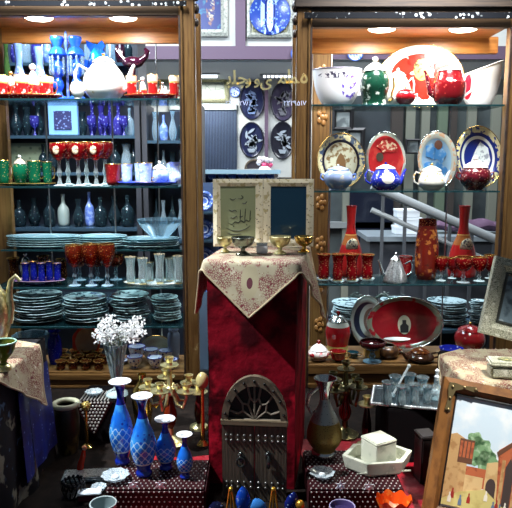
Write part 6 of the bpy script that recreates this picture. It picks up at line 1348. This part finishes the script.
MB().lathe([(0, pz-.004), (.006, pz), (.009, pz+.012), (.004, pz+.02), (.0075, pz+.034), (0, pz+.042)], 16).build('stopper', pbr('white crystal stopper', (226, 234, 238), .15), t)
t = thing('glass_ladle', 'slanting white glass ladle standing in the crystal tray', 'ladle', at(392, 2.06, ztr)); a = P(409, 366, 2.08); MB().tube([(0, 0, .006), (.012, 0, .03), tuple(Vector((a.x, a.y, a.z))-t.location)], [.005, .0035, .004], 8).build('shaft', pbr('white glass ladle', (214, 226, 230), .15, a=.8), t); MB().ball((0, 0, .012), .012, 12, 8, sc=(1, 1, .8)).build('bowl', cgl, t); MB().ball(Vector((a.x, a.y, a.z))-t.location, .007, 8, 6).build('finial', pbr('white glass ladle', (214, 226, 230)), t)
# orange glass dish at the front
t = thing('orange_dish', 'ruffled orange and white glass dish at the front edge under the beaded box', 'dish', at(393, 1.605, ZP+.005)); R = .05
MB().grid(lambda u, v: ((.012+(R-.012)*v)*cos(2*pi*u), (.012+(R-.012)*v)*.8*sin(2*pi*u), .004+.076*v**1.2+.006*v*sin(16*pi*u)), 64, 12).build('dish', pbr('orange white glass', (226, 84, 24), .12, pats=[((244, 220, 190), ('rad', .010, .030)), ((236, 130, 50), ('noise', 40, .5, .6))]), t, sharp=60)
MB().lathe([(0, 0), (.018, 0), (.014, .006), (0, .006)], 18).build('foot', pbr('orange glass foot', (206, 70, 20), .15), t)
t = thing('purple_dish', 'small purple glass dish low before the beaded box on the column side', 'dish', at(342, 1.615, ZP+.005)); MB().lathe(hollow([(.014, 0), (.012, .03), (.03, .038), (.036, .050)], .003), 28).build('dish', pbr('purple glass', (74, 60, 110), .1, a=.8, tint=(120, 110, 180)), t); MB().torus(.035, .002, .050, 28, 6).build('rim', pbr('lilac rim', (170, 160, 200), .2), t)
t = thing('black_case', 'dark upright case leaning at the foot of the framed town picture', 'case', at(424, 1.86, ZF), radians(10)); MB().box((0, 0, .075), (.05, .06, .15), bev=.004).build('case', pbr('dark leather', (30, 24, 24), .5), t); MB().box((0, 0, .155), (.054, .064, .012), bev=.003).build('lid', pbr('dark leather', (30, 24, 24)), t)
# ================================================================ LIGHT AND CAMERA
def spot(name, loc, target, energy, size=.05, ang=60, col=(1, 1, 1), blend=.5):
    d = bpy.data.lights.new(name, 'SPOT'); d.energy = energy; d.shadow_soft_size = size; d.spot_size = radians(ang); d.spot_blend = blend; d.color = col
    o = bpy.data.objects.new(name, d); COL.objects.link(o); o.location = loc; o.rotation_euler = (Vector(target)-Vector(loc)).to_track_quat('-Z', 'Y').to_euler(); return o
spot('window_spot', (-1.45, 1.58, 2.75), (-.22, 1.90, .83), 440, .03, 28, (.93, .97, 1), .35)
spot('window_spot', (.98, 1.1, 2.9), (.77, 1.80, .74), 420, .05, 22, (1, .98, .93), .6)
spot('window_spot', (.05, 1.2, 2.95), (.02, 2.13, 1.37), 75, .04, 14, (1, .98, .94), .5)  # weak spot added to brighten the mirror frames from the front
area('cabinet_fill', (-.75, 2.25, 3.0), .6, 28, (.92, .96, 1), (radians(30), 0, 0), shape='SQUARE', spread=56)  # unseen soft fill, added above to brighten the left cabinet front
area('cabinet_fill', (.68, 2.3, 3.0), .6, 27, (.97, .98, 1), (radians(30), 0, 0), shape='SQUARE', spread=56)  # same added fill for the right cabinet front
area('shop_lamp', (-1.2, 4.3, 4.1), 1.2, 175, (.86, .93, 1), shape='SQUARE')
area('shop_lamp', (1.4, 4.3, 4.1), 1.2, 160, (.86, .93, 1), shape='SQUARE')
area('gallery_lamp', (-.6, 6.9, zs-.05), .6, 34, (.9, .95, 1), shape='SQUARE')
area('gallery_lamp', (1.0, 6.9, zs-.05), .6, 34, (.9, .95, 1), shape='SQUARE')
area('shelf_lamp', (-1.0, 3.25, 3.1), .8, 95, (.7, .85, 1), (radians(25), 0, 0), shape='SQUARE')
wd = bpy.data.worlds.new('evening street'); SC.world = wd; wd.use_nodes = True
wd.node_tree.nodes['Background'].inputs[0].default_value = (.55, .68, .85, 1); wd.node_tree.nodes['Background'].inputs[1].default_value = .12
cd = bpy.data.cameras.new('camera'); cam = bpy.data.objects.new('camera', cd); COL.objects.link(cam)
cam.location = (0, 0, CZ); cam.rotation_euler = (radians(90)-TH, 0, 0); cd.sensor_width = 36; cd.lens = F/512*36; cd.clip_start = .05
SC.camera = cam
SC.view_settings.view_transform = 'Standard'; SC.view_settings.look = 'None'; SC.view_settings.exposure = 0.1; SC.view_settings.gamma = 1.0; SC.view_settings.use_curve_mapping = False
cy = SC.cycles; cy.use_denoising = True; cy.transparent_max_bounces = 40; cy.max_bounces = 10; cy.caustics_reflective = False; cy.caustics_refractive = False; cy.sample_clamp_indirect = 6
